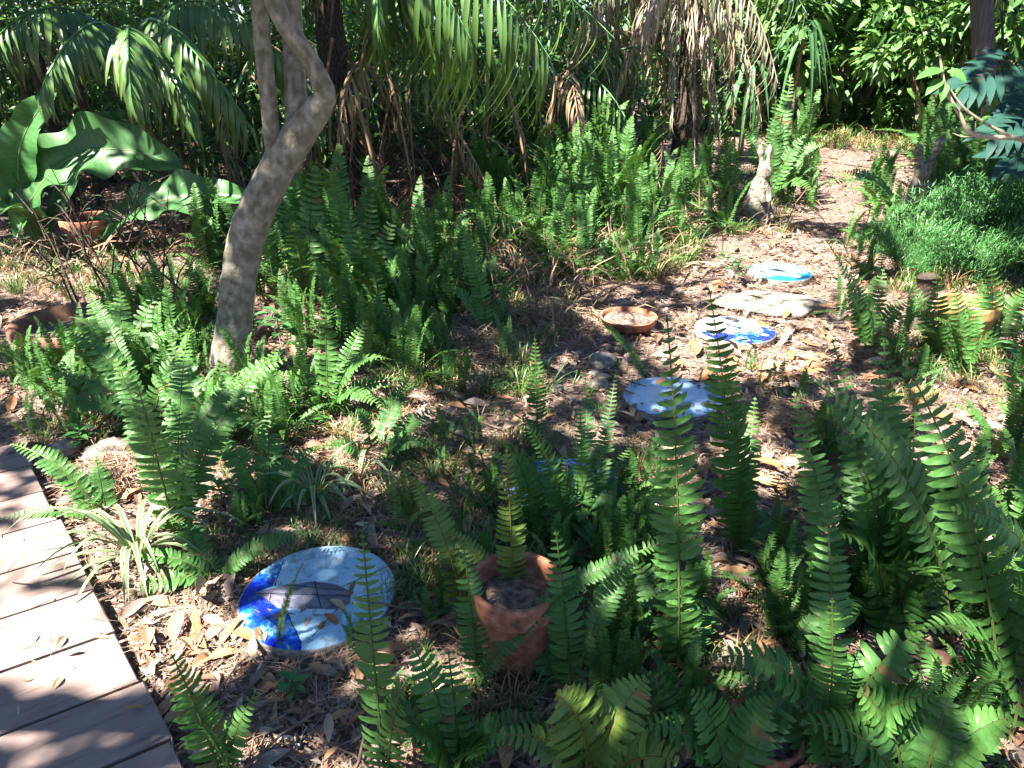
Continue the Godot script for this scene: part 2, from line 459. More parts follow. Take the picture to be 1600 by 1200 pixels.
func build_back_plants():
	var green := [Color(0.05, 0.135, 0.034), Color(0.125, 0.25, 0.06)]
	var kinds := []
	for k in 3: kinds.append([shrub_mesh(100 + k, 1500, 2.4, 0.15, 0.42, green[0], green[1]), stems_mesh(200 + k, 2.4)])
	for k in 3: kinds.append([shrub_mesh(110 + k, 1300, 2.4, 0.23, 0.45, green[0], green[1]), stems_mesh(210 + k, 2.4)])
	var put = func(x, z, k, s, label, group):
		var o := thing("shrub", label, "shrub", Vector3(x, 0, z), group)
		o.rotation.y = rf(0, TAU); o.scale = Vector3(s, s * rf(0.85, 1.1), s)
		part("foliage", kinds[k][0], o); part("stems", kinds[k][1], o)
	for i in 13:
		put.call(-11.0 + i * 1.15 + rf(-0.3, 0.3), -12.6 + rf(-1.4, 0.8), i % 3, rf(1.0, 1.35), "dark leafy shrub in the deep shade behind the palms", "dark shrubs behind the palms")
	for i in 11:
		put.call(-11.5 + i * 1.25, -10.2 + rf(-0.5, 0.6) , i % 3, rf(0.75, 1.0) if i < 9 else 0.5, "dark undergrowth shrub between the palm stems", "undergrowth between the palms")
	for i in 11:
		put.call(3.0 + i * 0.95 + rf(-0.25, 0.25), -13.6 + rf(-0.8, 0.8), 3 + i % 3, rf(1.05, 1.4), "bright green broadleaf shrub closing the far end of the path", "broadleaf shrubs at the end of the path")
	for q in [[6.0, -11.5, 0.85], [6.7, -10.6, 0.95], [7.4, -9.8, 1.0], [7.2, -8.3, 0.8]]:
		put.call(q[0], q[1], 3 + int(q[0] * 3) % 3, q[2], "leafy green shrub hanging over the right side of the path", "shrubs along the right of the path")
	for i in 12:
		put.call(-14.0 + i * 2.7, -17.5 + rf(-1, 1), i % 6, rf(1.7, 2.1), "tall shrub of the thicket behind the garden", "thicket behind the garden")
	for q in [[-3.6, -8.0, 0.72], [-2.7, -8.5, 0.8], [-1.9, -8.2, 0.7], [-1.0, -8.6, 0.8], [-0.2, -8.3, 0.66], [0.6, -8.9, 0.75], [1.3, -9.4, 0.7], [-2.2, -9.6, 0.9], [0.0, -9.9, 0.9]]:
		put.call(q[0], q[1], int(q[2] * 100) % 3, q[2], "low dark shrub filling the hollow behind the dead sticks", "shrubs in the dark hollow")
	for q in [[-5.2, -7.2, 0.8], [-6.0, -6.0, 0.9], [-6.6, -8.4, 1.1], [-4.4, -8.6, 0.7], [-7.4, -7.0, 1.1]]:
		put.call(q[0], q[1], int(q[2] * 10) % 3, q[2], "dark shrub behind the broad strap leaves", "dark shrubs behind the nest fern")
	# strap leaves hanging over the far end and a skirt of orange dead leaves
	var sk := thing("dead_leaf_skirt", "skirt of orange brown dead leaves hanging under the far green shrubs", "dead leaves", gp(1365, 195))
	for i in 46:
		var mb := MB.new()
		var x := rf(-0.75, 0.75)
		var a := Vector3(x * 0.7, rf(0.85, 1.25), rf(-0.25, 0.1)); var c := Vector3(x + rf(-0.12, 0.12), rf(0.02, 0.4), rf(0.1, 0.35))
		var cc := Color(0.34, 0.19, 0.07).lerp(Color(0.16, 0.085, 0.035), rng.randf())
		blade(mb, a, a.lerp(c, 0.5) + Vector3(0, 0.12, 0.12), c, Vector3(0.2, 0.2, 1), 0.075, 0.3, cc, cc * 0.9, 5)
		part("dead_leaf", mb.mesh(M.dry, false), sk)
	for q in [[1255, 60, 11.0, "strap-leaved plant with long green blades hanging over the dark hollow"], [1170, 120, 9.8, "strap-leaved plant beside the grey hanging thatch"]]:
		var b := dp(q[0], q[1], q[2])
		var o := thing("strap_plant", q[3], "plant", Vector3(b.x, 0, b.z))
		var st := MB.new(); tube(st, [Vector3(0.1, -0.02, -0.3), Vector3(0.05, b.y * 0.6, -0.2), Vector3(0, b.y, 0)], [0.04, 0.03, 0.02], 6)
		part("stem", st.mesh(M.twig), o)
		for i in 15:
			var mb := MB.new()
			var an := rf(-1.5, 1.5); var p0 := Vector3(0, b.y + rf(-0.1, 0.2), 0)
			var out := Vector3(sin(an), 0, cos(an))
			var col := Color(0.03, 0.10, 0.035).lerp(Color(0.07, 0.17, 0.06), rng.randf())
			blade(mb, p0, p0 + out * 0.22 + Vector3(0, 0.2, 0), p0 + out * rf(0.3, 0.6) + Vector3(0, -rf(0.5, 1.0), 0), out, 0.07, 0.25, col, col, 7)
			part("leaf", mb.mesh(M.broad, false), o)

# ---------------------------------------------------------------- palms
# a palm frond with leaflets that are objects of their own
func palm_frond(parent, a: Vector3, c: Vector3, t: Vector3, face: Vector3, ll: float, lw: float, n: int, droop: float, c0: Color, c1: Color, mat, var_n := 4):
	var mb := MB.new(); var ps := []; var rs := []
	for i in 13:
		ps.append(bez(a, c, t, i / 12.0)); rs.append(lerp(0.016, 0.003, i / 12.0))
	tube(mb, ps, rs, 5, 0.0, c0 * 1.2)
	var o := part("frond", mb.mesh(mat), parent)
	var ms := []
	for k in var_n:
		var lb := MB.new()
		var dd: float = droop * rf(0.7, 1.25)
		var col := c0.lerp(c1, float(k) / max(1, var_n - 1))
		blade(lb, Vector3.ZERO, Vector3(0.5, 0.05 - dd * 0.08, 0), Vector3(1.0 - dd * 0.25, -dd * 0.55, 0), Vector3.UP, lw / ll, 0.35, col, col.lerp(Color(0.16, 0.17, 0.04), 0.35), 6, null, 0.35)
		ms.append(lb.mesh(mat))
	for i in n:
		var u := 0.12 + 0.87 * (i + 0.5) / n
		var p := bez(a, c, t, u)
		var tg := (bez(a, c, t, min(u + 0.02, 1.0)) - bez(a, c, t, u - 0.02)).normalized()
		var sd := tg.cross(face).normalized()
		for sg in [-1.0, 1.0]:
			var l: float = ll * (1.0 - 0.45 * pow(absf(u - 0.45) / 0.55, 2.0)) * rf(0.85, 1.1)
			var dir: Vector3 = (sd * sg * lerp(1.0, 0.35, u) + tg * lerp(0.4, 1.0, u) + Vector3(0, rf(-0.15, 0.1) - droop * 0.35, 0)).normalized()
			var up := Vector3.UP - dir * dir.y
			if up.length() < 0.2: up = Vector3(0, 0, 1) - dir * dir.z
			up = (up.normalized() + sd * rf(-0.35, 0.35)).normalized()
			up = (up - dir * dir.dot(up)).normalized()
			var q := part("leaflet", ms[rng.randi() % ms.size()], o)
			q.transform = Transform3D(Basis(dir * l, up * l, dir.cross(up) * l), p)

func build_palms():
	var g0 := Color(0.04, 0.115, 0.03); var g1 := Color(0.085, 0.18, 0.045)
	# clumping palm at the upper left
	var b1 := Vector3(-3.7, 0, -6.7)
	var p1 := thing("feather_palm", "feathery green palm arching over the broad strap leaves", "palm", b1)
	for k in 4:
		var mb := MB.new(); var x := Vector3(rf(-0.25, 0.25), 0, rf(-0.2, 0.2))
		tube(mb, [x + Vector3(0, -0.05, 0), x * 1.3 + Vector3(0, 0.8, 0), x * 1.6 + Vector3(0, 1.5, 0)], [0.04, 0.033, 0.028], 7)
		part("stem", mb.mesh(M.dark_bark), p1)
	for q in [[[215, 100, 6.7], [200, -90, 5.6], [392, 200, 4.9], 0.50], [[210, 100, 6.7], [150, -60, 5.4], [60, 150, 4.8], 0.42], [[215, 90, 6.7], [300, -120, 5.9], [470, 130, 5.6], 0.48], [[205, 100, 6.7], [80, -100, 5.8], [-60, 130, 5.2], 0.48], [[212, 100, 6.7], [190, -50, 5.2], [205, 150, 4.6], 0.46], [[220, 80, 6.8], [330, -180, 6.4], [560, -20, 6.4], 0.5], [[212, 110, 6.7], [260, 0, 5.6], [300, 190, 5.0], 0.42]]:
		palm_frond(p1, dp(q[0][0], q[0][1], q[0][2]) - b1, dp(q[1][0], q[1][1], q[1][2]) - b1, dp(q[2][0], q[2][1], q[2][2]) - b1, Vector3(0, 1, 0.3), q[3], 0.05, 28, 1.0, g0, g1, M.palm)
	# low dark frond behind the strap leaf
	var b2 := gp(395, 372)
	var p2 := thing("young_palm", "young dark palm with thin leaflets between the tree trunk and the strap leaves", "palm", b2)
	for q in [[0.35, 0.75, 0.0], [-0.75, 0.55, 0.25], [-0.3, 0.85, -0.2], [0.6, 0.35, 0.4]]:
		palm_frond(p2, Vector3.ZERO, Vector3(q[0] * 0.4, q[1] * 1.2, q[2]), Vector3(q[0], q[1] * 0.8, q[2] + 0.2), Vector3(0, 0.5, 1), 0.34, 0.02, 20, 0.35, g0, g1, M.palm)
	# rough-stemmed palm behind the forked tree, its fronds hanging across the top of the picture
	var b3 := gp(545, 318)
	var d3 := -b3.z
	var p3 := thing("rough_palm", "rough dark palm trunk with hanging green fronds behind the forked tree", "palm", b3)
	var tb := MB.new()
	var sp := smooth_path([Vector3(0, -0.05, 0), Vector3(0.02, 0.6, 0), Vector3(-0.03, 1.2, 0.02), Vector3(-0.02, 2.4, 0)], [0.15, 0.12, 0.12, 0.13], 8)
	tube(tb, sp[0], sp[1], 14, 0.16); part("trunk", tb.mesh(M.dark_bark), p3)
	for i in 34:                                               # boots and fibre on the trunk
		var mb := MB.new(); var an := rf(-2.6, 2.6); var y := rf(0.45, 2.2)
		var o := Vector3(sin(an), 0, cos(an)); var p := o * 0.11 + Vector3(0, y, 0)
		var cc := Color(0.20, 0.11, 0.06).lerp(Color(0.36, 0.22, 0.15), rng.randf())
		var l := rf(0.2, 0.5)
		blade(mb, p, p + o * 0.12 + Vector3(0, -l * 0.3, 0), p + o * rf(0.05, 0.25) + Vector3(rf(-0.1, 0.1), -l, 0), o, rf(0.02, 0.05), 0.3, cc, cc * 0.8, 4)
		part("dead_boot", mb.mesh(M.dry, false), p3)
	for q in [[[560, -120, d3], [740, -110, d3 - 1.6], [862, 95, d3 - 2.2], 0.92, 0.05, 26], [[560, -110, d3], [650, -110, d3 - 1.4], [735, 60, d3 - 2.2], 0.85, 0.048, 24], [[550, -110, d3], [590, -120, d3 - 1.2], [590, 40, d3 - 2.0], 0.72, 0.045, 22], [[560, -120, d3], [780, -130, d3 - 0.4], [960, 60, d3 - 0.8], 0.6, 0.05, 18], [[560, -120, d3], [420, -190, d3 + 0.2], [300, 30, d3 + 0.1], 0.55, 0.04, 16], [[560, -120, d3], [640, -250, d3 + 1.0], [800, -60, d3 + 1.5], 0.6, 0.045, 16]]:
		palm_frond(p3, dp(q[0][0], q[0][1], q[0][2]) - b3, dp(q[1][0], q[1][1], q[1][2]) - b3, dp(q[2][0], q[2][1], q[2][2]) - b3, Vector3(0, 1, 0.2), q[3], q[4], q[5], 1.7, g0, g1, M.palm)
	# dead hanging fronds
	var tan0 := Color(0.20, 0.125, 0.075); var tan1 := Color(0.38, 0.27, 0.185)
	for q in [[[688, 165, 6.6], [735, 230, 6.2], [790, 350, 5.9], "brown dead palm frond hanging down into the ferns", 0.40, 20], [[610, 150, 7.2], [590, 240, 7.0], [585, 340, 6.8], "dead frond drooping beside the rough palm trunk", 0.34, 16]]:
		var p := dp(q[0][0], q[0][1], q[0][2])
		var o := thing("dead_frond", q[3], "dead frond", p)
		palm_frond(o, Vector3.ZERO, dp(q[1][0], q[1][1], q[1][2]) - p, dp(q[2][0], q[2][1], q[2][2]) - p, Vector3(0.2, 0.4, 1), q[4], 0.022, q[5], 1.6, tan0, tan1, M.dry)
	# thatch palm: grey-tan dead skirt and narrow leaves
	var b4 := gp(1062, 290)
	var d4 := -b4.z
	var p4 := thing("thatch_palm", "palm hung with a skirt of grey dead thatch beside the rabbit statue", "palm", b4)
	var t4 := MB.new()
	tube(t4, [Vector3(0, -0.05, 0), Vector3(0.02, 0.7, 0), Vector3(0, 1.5, 0), Vector3(0, 2.6, 0)], [0.15, 0.12, 0.12, 0.12], 12, 0.2)
	part("trunk", t4.mesh(M.dark_bark), p4)
	for q in [[[1060, -40], [1125, 10], [1105, 290], 0.5, 1.5, -0.7], [[1060, -60], [1150, -60], [1190, 190], 0.5, 1.4, -0.5], [[1060, -40], [1010, -30], [960, 150], 0.5, 1.3, -0.6], [[1060, -60], [1060, -20], [1050, 200], 0.45, 1.4, -1.0], [[1060, -70], [1000, -130], [890, 70], 0.55, 1.1, -0.3], [[1060, -60], [1100, -110], [1150, 90], 0.5, 1.4, -0.9], [[1060, -60], [1040, -80], [1010, 60], 0.5, 1.4, -1.1], [[1060, -60], [980, -90], [930, 180], 0.45, 1.3, 0.2], [[1065, -60], [1110, -40], [1125, 240], 0.45, 1.5, -1.0], [[1065, -60], [1090, -30], [1085, 270], 0.45, 1.6, -0.9], [[1065, -60], [1170, -90], [1215, 130], 0.5, 1.4, -0.7], [[1065, -60], [1000, -60], [985, 220], 0.5, 1.4, -0.4], [[1065, -60], [950, -100], [880, 160], 0.5, 1.3, 0.0], [[1065, -60], [1120, -60], [1150, 210], 0.5, 1.5, -0.2]]:
		palm_frond(p4, dp(q[0][0], q[0][1], d4) - b4, dp(q[1][0], q[1][1], d4 + q[5] * 0.6) - b4, dp(q[2][0], q[2][1], d4 + q[5]) - b4, Vector3(0, 0.6, 1), q[3] * 1.1, 0.026, 22, q[4], Color(0.22, 0.17, 0.125), Color(0.48, 0.42, 0.35), M.dry)
	for q in [[[1060, -90], [1170, -150], [1260, 20], -0.4], [[1060, -90], [940, -170], [820, 0], -0.2], [[1060, -90], [1080, -170], [1120, -20], -1.2], [[1060, -90], [1000, -170], [960, -10], -1.0]]:
		palm_frond(p4, dp(q[0][0], q[0][1], d4) - b4, dp(q[1][0], q[1][1], d4 + q[3] * 0.5) - b4, dp(q[2][0], q[2][1], d4 + q[3]) - b4, Vector3(0, 1, 0.2), 0.6, 0.03, 18, 1.3, Color(0.05, 0.12, 0.055), Color(0.11, 0.20, 0.10), M.palm)
	for q in [[-1.15, -7.3, 0.85, "small palm with arching fronds just behind the rough dark trunk"], [0.45, -7.9, 1.0, "bushy palm filling the gap between the two palm trunks"], [-4.9, -7.6, 1.1, "bushy palm at the left behind the broad strap leaves"], [0.9, -10.3, 1.2, "bushy palm behind the grey thatch"], [-2.6, -7.6, 0.9, "small palm behind the forked tree limbs"]]:
		var o := thing("bushy_palm", q[3], "palm", Vector3(q[0], 0, q[1]))
		var sb := MB.new(); tube(sb, [Vector3(0, -0.05, 0), Vector3(0.02, q[2] * 0.5, 0), Vector3(0, q[2], 0)], [0.07, 0.06, 0.05], 9, 0.15); part("stem", sb.mesh(M.dark_bark), o)
		for i in 9:
			var an := TAU * i / 9.0 + rf(-0.25, 0.25); var out := Vector3(sin(an), 0, cos(an)); var l := rf(1.0, 1.5); var up := rf(0.3, 1.0)
			var top := Vector3(0, q[2], 0)
			palm_frond(o, top, top + out * l * 0.45 + Vector3(0, up, 0), top + out * l + Vector3(0, up - rf(0.5, 1.1), 0), Vector3(0, 1, 0), rf(0.4, 0.55), 0.035, 15, 1.1, g0 if i % 3 > 0 else tan0, g1 if i % 3 > 0 else tan1, M.palm if i % 3 > 0 else M.dry, 3)
	for q in [[520, 60, 480, 330, 6.9], [575, 40, 545, 300, 6.6], [640, 60, 655, 330, 7.0], [760, 90, 742, 340, 7.2], [830, 60, 850, 290, 7.4], [900, 60, 915, 270, 7.8], [975, 60, 965, 280, 8.2], [1035, 40, 1030, 280, 8.0], [700, 40, 690, 250, 7.6], [600, 90, 650, 350, 6.4], [500, 120, 470, 380, 6.3], [790, 130, 830, 350, 6.6], [870, 120, 840, 330, 6.9], [555, 150, 600, 380, 6.2], [725, 150, 700, 370, 6.5], [1140, 20, 1150, 270, 8.2]]:
		var p := dp(q[0], q[1], q[4])
		var o := thing("dead_frond", "dry tan palm frond hanging straight down in the row between the palm trunks", "dead frond", p, "dry fronds hanging between the palms")
		var e := dp(q[2], q[3], q[4] - 0.2) - p
		palm_frond(o, Vector3.ZERO, e * 0.5 + Vector3(rf(-0.1, 0.1), 0.05, 0.15), e, Vector3(rf(-0.4, 0.4), 0.3, 1), rf(0.3, 0.5), 0.02, 18, 1.7, tan0, tan1, M.dry, 3)
	# fallen bare sticks in the hollow under the palms
	for q in [[[560, 285], [745, 265], 6.8], [[600, 335], [730, 322], 6.3], [[650, 175], [820, 250], 6.9], [[560, 330], [650, 355], 6.0], [[720, 250], [940, 190], 7.4], [[470, 170], [640, 220], 7.2], [[800, 290], [860, 262], 7.0], [[200, 190], [235, 205], 6.0]]:
		var a := dp(q[0][0], q[0][1], q[2]); var c := dp(q[1][0], q[1][1], q[2] + 0.3)
		if a.y < 0.03: a.y = 0.03
		var mb := MB.new()
		var mid := a.lerp(c, 0.5) + Vector3(0, rf(-0.04, 0.06), 0) - a
		var q2 := smooth_path([Vector3.ZERO, mid, c - a, c - a + Vector3(0.3, -0.9 * c.y, -0.2)], [0.014, 0.012, 0.01, 0.007], 4)
		tube(mb, q2[0], q2[1], 5, 0.1)
		solo("dead_stick", mb.mesh(M.twig), "thin bare dead stick lodged in the dark hollow under the palms", "stick", a, "dead sticks under the palms")

	for q in [[520, 350], [600, 360], [680, 370], [560, 300], [640, 310], [720, 330], [800, 340], [860, 400], [930, 420], [1000, 410], [470, 330], [780, 420], [700, 440], [850, 470], [1060, 330], [1120, 350], [980, 330], [240, 390], [60, 420], [330, 380]]:
		var b := gp(q[0] + rf(-8, 8), q[1] + rf(-5, 5))
		var o := thing("dead_brush", "tangle of dry brown fern stalks and dead leaflets under the palms", "brush", Vector3(b.x, 0, b.z), "dry tangles under the palms")
		var mb := MB.new()
		for i in 110:
			var a := Vector3(rng.randfn() * 0.3, rf(-0.02, 0.02), rng.randfn() * 0.2); var l := rf(0.15, 0.55)
			var dr := Vector3(rng.randfn() * 0.7, rf(0.1, 1.2), rng.randfn() * 0.5).normalized() * l
			var col := tan0.lerp(tan1, rng.randf()) * rf(0.5, 1.1)
			blade(mb, a, a + dr * 0.6 + Vector3(0, l * 0.15, 0), a + dr + Vector3(rf(-0.1, 0.1), -l * rf(0, 0.6), 0), Vector3(rng.randfn(), 0.4, 1), rf(0.004, 0.016), 0.2, col, col, 3)
		part("stalks", mb.mesh(M.dry, false), o).set_meta("kind", "stuff")

# ---------------------------------------------------------------- bird's nest fern
func broad_leaf(parent, b: Vector3, c: Vector3, t: Vector3, face: Vector3, w: float, col: Color):
	var mb := MB.new()
	var seg := 60
	var acr := 10
	var ph := rf(0, 6)
	for i in seg + 1:
		var u := float(i) / seg
		var p := bez(b, c, t, u)
		var tg := (bez(b, c, t, min(u + 0.02, 1.0)) - bez(b, c, t, max(u - 0.02, 0.0))).normalized()
		var sd := tg.cross(face).normalized(); var nn := sd.cross(tg)
		var hw: float = w * 0.5 * (0.22 + 0.78 * min(1.0, u * 2.6)) * (1.0 if u < 0.66 else pow(max(0.0, (1.0 - u) / 0.34), 0.55))
		for k in acr + 1:
			var s := k * 2.0 / acr - 1.0
			var wob: float = sin(u * 24.0 + ph + (1.6 if s > 0 else 0.0)) * 0.10 * absf(s) * absf(s) * w + sin(u * 9.0 + ph) * 0.07 * s * w
			var ed: float = 1.0 + 0.10 * sin(u * 31.0 + ph * 2.0 + s * 2.0)
			mb.v.append(p + sd * s * hw * ed + nn * (absf(s) * hw * 0.35 + wob))
			var jj := 1.0 + 0.15 * sin((u - 0.05 * absf(s)) * 170.0) + rf(-0.06, 0.06)
			mb.c.append(col * jj)
	for i in seg:
		for k in acr:
			var a := i * (acr + 1) + k
			mb.quad(a, a + acr + 1, a + acr + 2, a + 1)
	var o := part("leaf", mb.mesh(M.nest), parent)
	var rb := MB.new(); var ps := []; var rs := []
	for i in 12:
		ps.append(bez(b, c, t, i / 11.5)); rs.append(lerp(0.011, 0.003, i / 11.0))
	tube(rb, ps, rs, 5, 0.0, Color(0.16, 0.22, 0.08))
	part("midrib", rb.mesh(M.nest), o)
func build_nest_fern():
	var b := gp(85, 385)
	var d := -b.z
	var o := thing("nest_fern", "large strap-leaved fern with broad glossy wavy leaves behind the clay pot", "fern", b)
	var g := Color(0.055, 0.155, 0.045)
	var L = func(a, c, t, face, w, m): broad_leaf(o, dp(a[0], a[1], a[2]) - b, dp(c[0], c[1], c[2]) - b, dp(t[0], t[1], t[2]) - b, face, w, g * m)
	L.call([28, 372, d - 0.25], [80, 165, d - 0.2], [285, 262, d - 0.15], Vector3(-0.25, 0.6, 1.0), 0.42, 1.0)
	L.call([60, 380, d - 0.1], [-20, 240, d - 0.2], [92, 138, d - 0.3], Vector3(0.35, 0.4, 1), 0.27, 1.1)
	L.call([130, 385, d - 0.2], [235, 280, d - 0.3], [398, 312, d - 0.35], Vector3(0.1, 0.75, 0.8), 0.30, 0.95)
	L.call([60, 375, d], [-60, 150, d - 0.3], [-120, 300, d - 0.8], Vector3(0.4, 0.8, 0.6), 0.26, 1.0)
	L.call([70, 375, d + 0.1], [150, 160, d + 0.3], [210, 190, d + 0.6], Vector3(0, 0.4, 1), 0.22, 0.95)
	L.call([80, 380, d], [20, 290, d - 0.5], [-30, 350, d - 0.9], Vector3(0.2, 1, 0.5), 0.26, 0.9)

# ---------------------------------------------------------------- round art-glass stepping stones
func swirl_image(which: int, n := 320) -> Image:
	var im := Image.create(n, n, false, Image.FORMAT_RGB8)
	var nz := FastNoiseLite.new(); nz.seed = 60 + which; nz.frequency = 1.3; nz.fractal_octaves = 4
	var fine := FastNoiseLite.new(); fine.seed = 70 + which; fine.frequency = 9.0; fine.fractal_octaves = 3
	var blue := PackedVector2Array([Vector2(-0.62, 0.62), Vector2(-1.1, 0.3), Vector2(-1.1, -1.1), Vector2(0.04, -1.1), Vector2(0.0, -0.86), Vector2(-0.2, -0.5), Vector2(-0.34, -0.3), Vector2(-0.56, -0.12), Vector2(-0.8, 0.02), Vector2(-0.62, 0.16)])
	var wing := PackedVector2Array([Vector2(-0.82, 0.02), Vector2(-0.45, 0.17), Vector2(-0.1, 0.23), Vector2(0.2, 0.17), Vector2(0.42, 0.02), Vector2(0.44, -0.2), Vector2(0.30, -0.3), Vector2(-0.1, -0.28), Vector2(-0.46, -0.26), Vector2(-0.6, -0.12)])
	var lines := [[Vector2(-0.82, 0.02), Vector2(0.42, -0.06)], [Vector2(0.28, 0.12), Vector2(0.95, 0.62)], [Vector2(0.3, -0.3), Vector2(0.1, -0.75)], [Vector2(-0.34, -0.3), Vector2(0.0, -0.86)], [Vector2(0.44, -0.1), Vector2(1.0, 0.05)], [Vector2(-0.45, 0.17), Vector2(0.3, 0.05)], [Vector2(-0.8, -0.2), Vector2(-0.3, -0.62)], [Vector2(-0.62, 0.62), Vector2(-0.6, 0.16)], [Vector2(-0.1, 0.23), Vector2(0.1, -0.28)]]
	for y in n:
		for x in n:
			var u := x * 2.0 / n - 1.0; var v := 1.0 - y * 2.0 / n
			var a := nz.get_noise_2d(u, v); var f := fine.get_noise_2d(u, v)
			var col: Color
			if which == 0:
				var p := Vector2(u + f * 0.008, v + f * 0.008)
				col = Color(0.60, 0.77, 0.88).lerp(Color(0.72, 0.84, 0.90), clampf(a + 0.4, 0, 1))
				if Geometry2D.is_point_in_polygon(p, blue):
					var k := clampf(0.5 + a * 1.6 + f * 0.5, 0, 1)
					col = Color(0.06, 0.13, 0.66).lerp(Color(0.18, 0.56, 0.90), k)
					if k > 0.9: col = Color(0.55, 0.78, 0.92)
				if Geometry2D.is_point_in_polygon(p, wing):
					col = Color(0.36, 0.37, 0.45).lerp(Color(0.52, 0.52, 0.58), clampf(0.5 + sin(v * 40.0 + a * 8.0) * 0.4, 0, 1))
				for l in lines:
					if p.distance_to(Geometry2D.get_closest_point_to_segment(p, l[0], l[1])) < 0.006: col = Color(0.13, 0.15, 0.22)
			else:
				var s: float = v * [0, 2.4, 3.2, 1.6, 2.0][which] + a * 2.2 + sin(u * 2.6 + which) * 0.7
				var k: float = s - floor(s)
				var white := Color(0.90, 0.92, 0.95)
				if which == 3: white = Color(0.62, 0.76, 0.90)
				if which == 4: white = Color(0.50, 0.62, 0.92)
				col = white
				var lowv: float = -v + a * 0.9
				if which == 1:
					if lowv > 0.12 + 0.25 * u * u: col = Color(0.10, 0.14, 0.74).lerp(Color(0.08, 0.40, 0.80), clampf(f + a, 0, 1))
					elif k > 0.72: col = Color(0.50, 0.55, 0.80)
					if absf(lowv - 0.45) < 0.09 and u < 0.45 and u > -0.3: col = Color(0.25, 0.65, 0.90)
				elif which == 2:
					if k > 0.58: col = Color(0.13, 0.36, 0.72).lerp(Color(0.10, 0.55, 0.78), clampf(f + 0.5, 0, 1))
					if lowv > 0.5: col = Color(0.12, 0.58, 0.78)
				elif which == 3:
					if lowv > 0.66: col = Color(0.42, 0.47, 0.55)
					if lowv > 0.7 and u < -0.3: col = Color(0.10, 0.16, 0.55)
				else:
					if k > 0.6: col = Color(0.20, 0.32, 0.80)
			if fine.get_noise_2d(u * 3.1 + 9.0, v * 3.1) > 0.52: col = col.lerp(Color(0.34, 0.28, 0.22), 0.6)
			elif fine.get_noise_2d(u * 0.5 + 4.0, v * 0.5) > 0.28 and which != 3: col = col.lerp(Color(0.48, 0.44, 0.38), 0.3)
			im.set_pixel(x, y, col)
	return im
func disc(which: int, px, py, r: float, label: String):
	var p := gp(px, py, 0.0)
	p.y = gy(p.x, p.z) - 0.015
	var o := thing("stepping_stone", label, "stepping stone", p, "")
	var side := MB.new()
	lathe(side, [Vector2(r * 0.98, -0.03), Vector2(r * 0.99, 0.0), Vector2(r * 0.99, 0.024), Vector2(r * 0.985, 0.03), Vector2(r * 0.965, 0.032)], 56)
	var cem := part("cement_rim", side.mesh(M.rock), o)
	var mb := MB.new()
	mb.v.append(Vector3(0, 0.0335, 0)); mb.uv.append(Vector2(0.5, 0.5))
	var rg := [0.3, 0.6, 0.9, 0.972]
	for k in 4:
		for i in 56:
			var th := TAU * i / 56
			mb.v.append(Vector3(cos(th) * r * rg[k], 0.0335 - (0.002 if k == 3 else 0.0), sin(th) * r * rg[k]))
			mb.uv.append(Vector2(0.5 + 0.5 * cos(th) * rg[k], 0.5 + 0.5 * sin(th) * rg[k]))
	for i in 56:
		var i2 := (i + 1) % 56
		mb.ix.append(0); mb.ix.append(1 + i); mb.ix.append(1 + i2)
		for k in 3: mb.quad(1 + k * 56 + i, 1 + (k + 1) * 56 + i, 1 + (k + 1) * 56 + i2, 1 + k * 56 + i2)
	var m := StandardMaterial3D.new()
	m.albedo_texture = ImageTexture.create_from_image(swirl_image(which)); m.roughness = 0.16
	m.normal_enabled = true; m.normal_texture = noise_tex(0.02, [], [], 256, 77 + which, 3, 0.0, true, 1.2); m.normal_scale = 0.25
	part("glass_top", mb.mesh(m), o)
	o.rotation_degrees = Vector3(rf(-1.5, 1.5), 0, rf(-1.5, 1.5))
func rock_mesh(sd: int, sq: float) -> ArrayMesh:
	var g := FastNoiseLite.new(); g.seed = sd; g.frequency = 0.9
	var mb := MB.new()
	for j in 11:
		for i in 14:
			var th := TAU * i / 14; var ph := PI * j / 10.0
			var p := Vector3(sin(ph) * cos(th), cos(ph), sin(ph) * sin(th))
			p *= 1.0 + 0.42 * g.get_noise_3d(p.x * 1.3, p.y * 1.3, p.z * 1.3) + 0.15 * g.get_noise_3d(p.x * 4, p.y * 4, p.z * 4)
			p.y *= sq
			mb.v.append(p)
	for j in 10:
		for i in 14:
			var i2 := (i + 1) % 14
			mb.quad(j * 14 + i, j * 14 + i2, (j + 1) * 14 + i2, (j + 1) * 14 + i)
	return mb.mesh(M.rock)
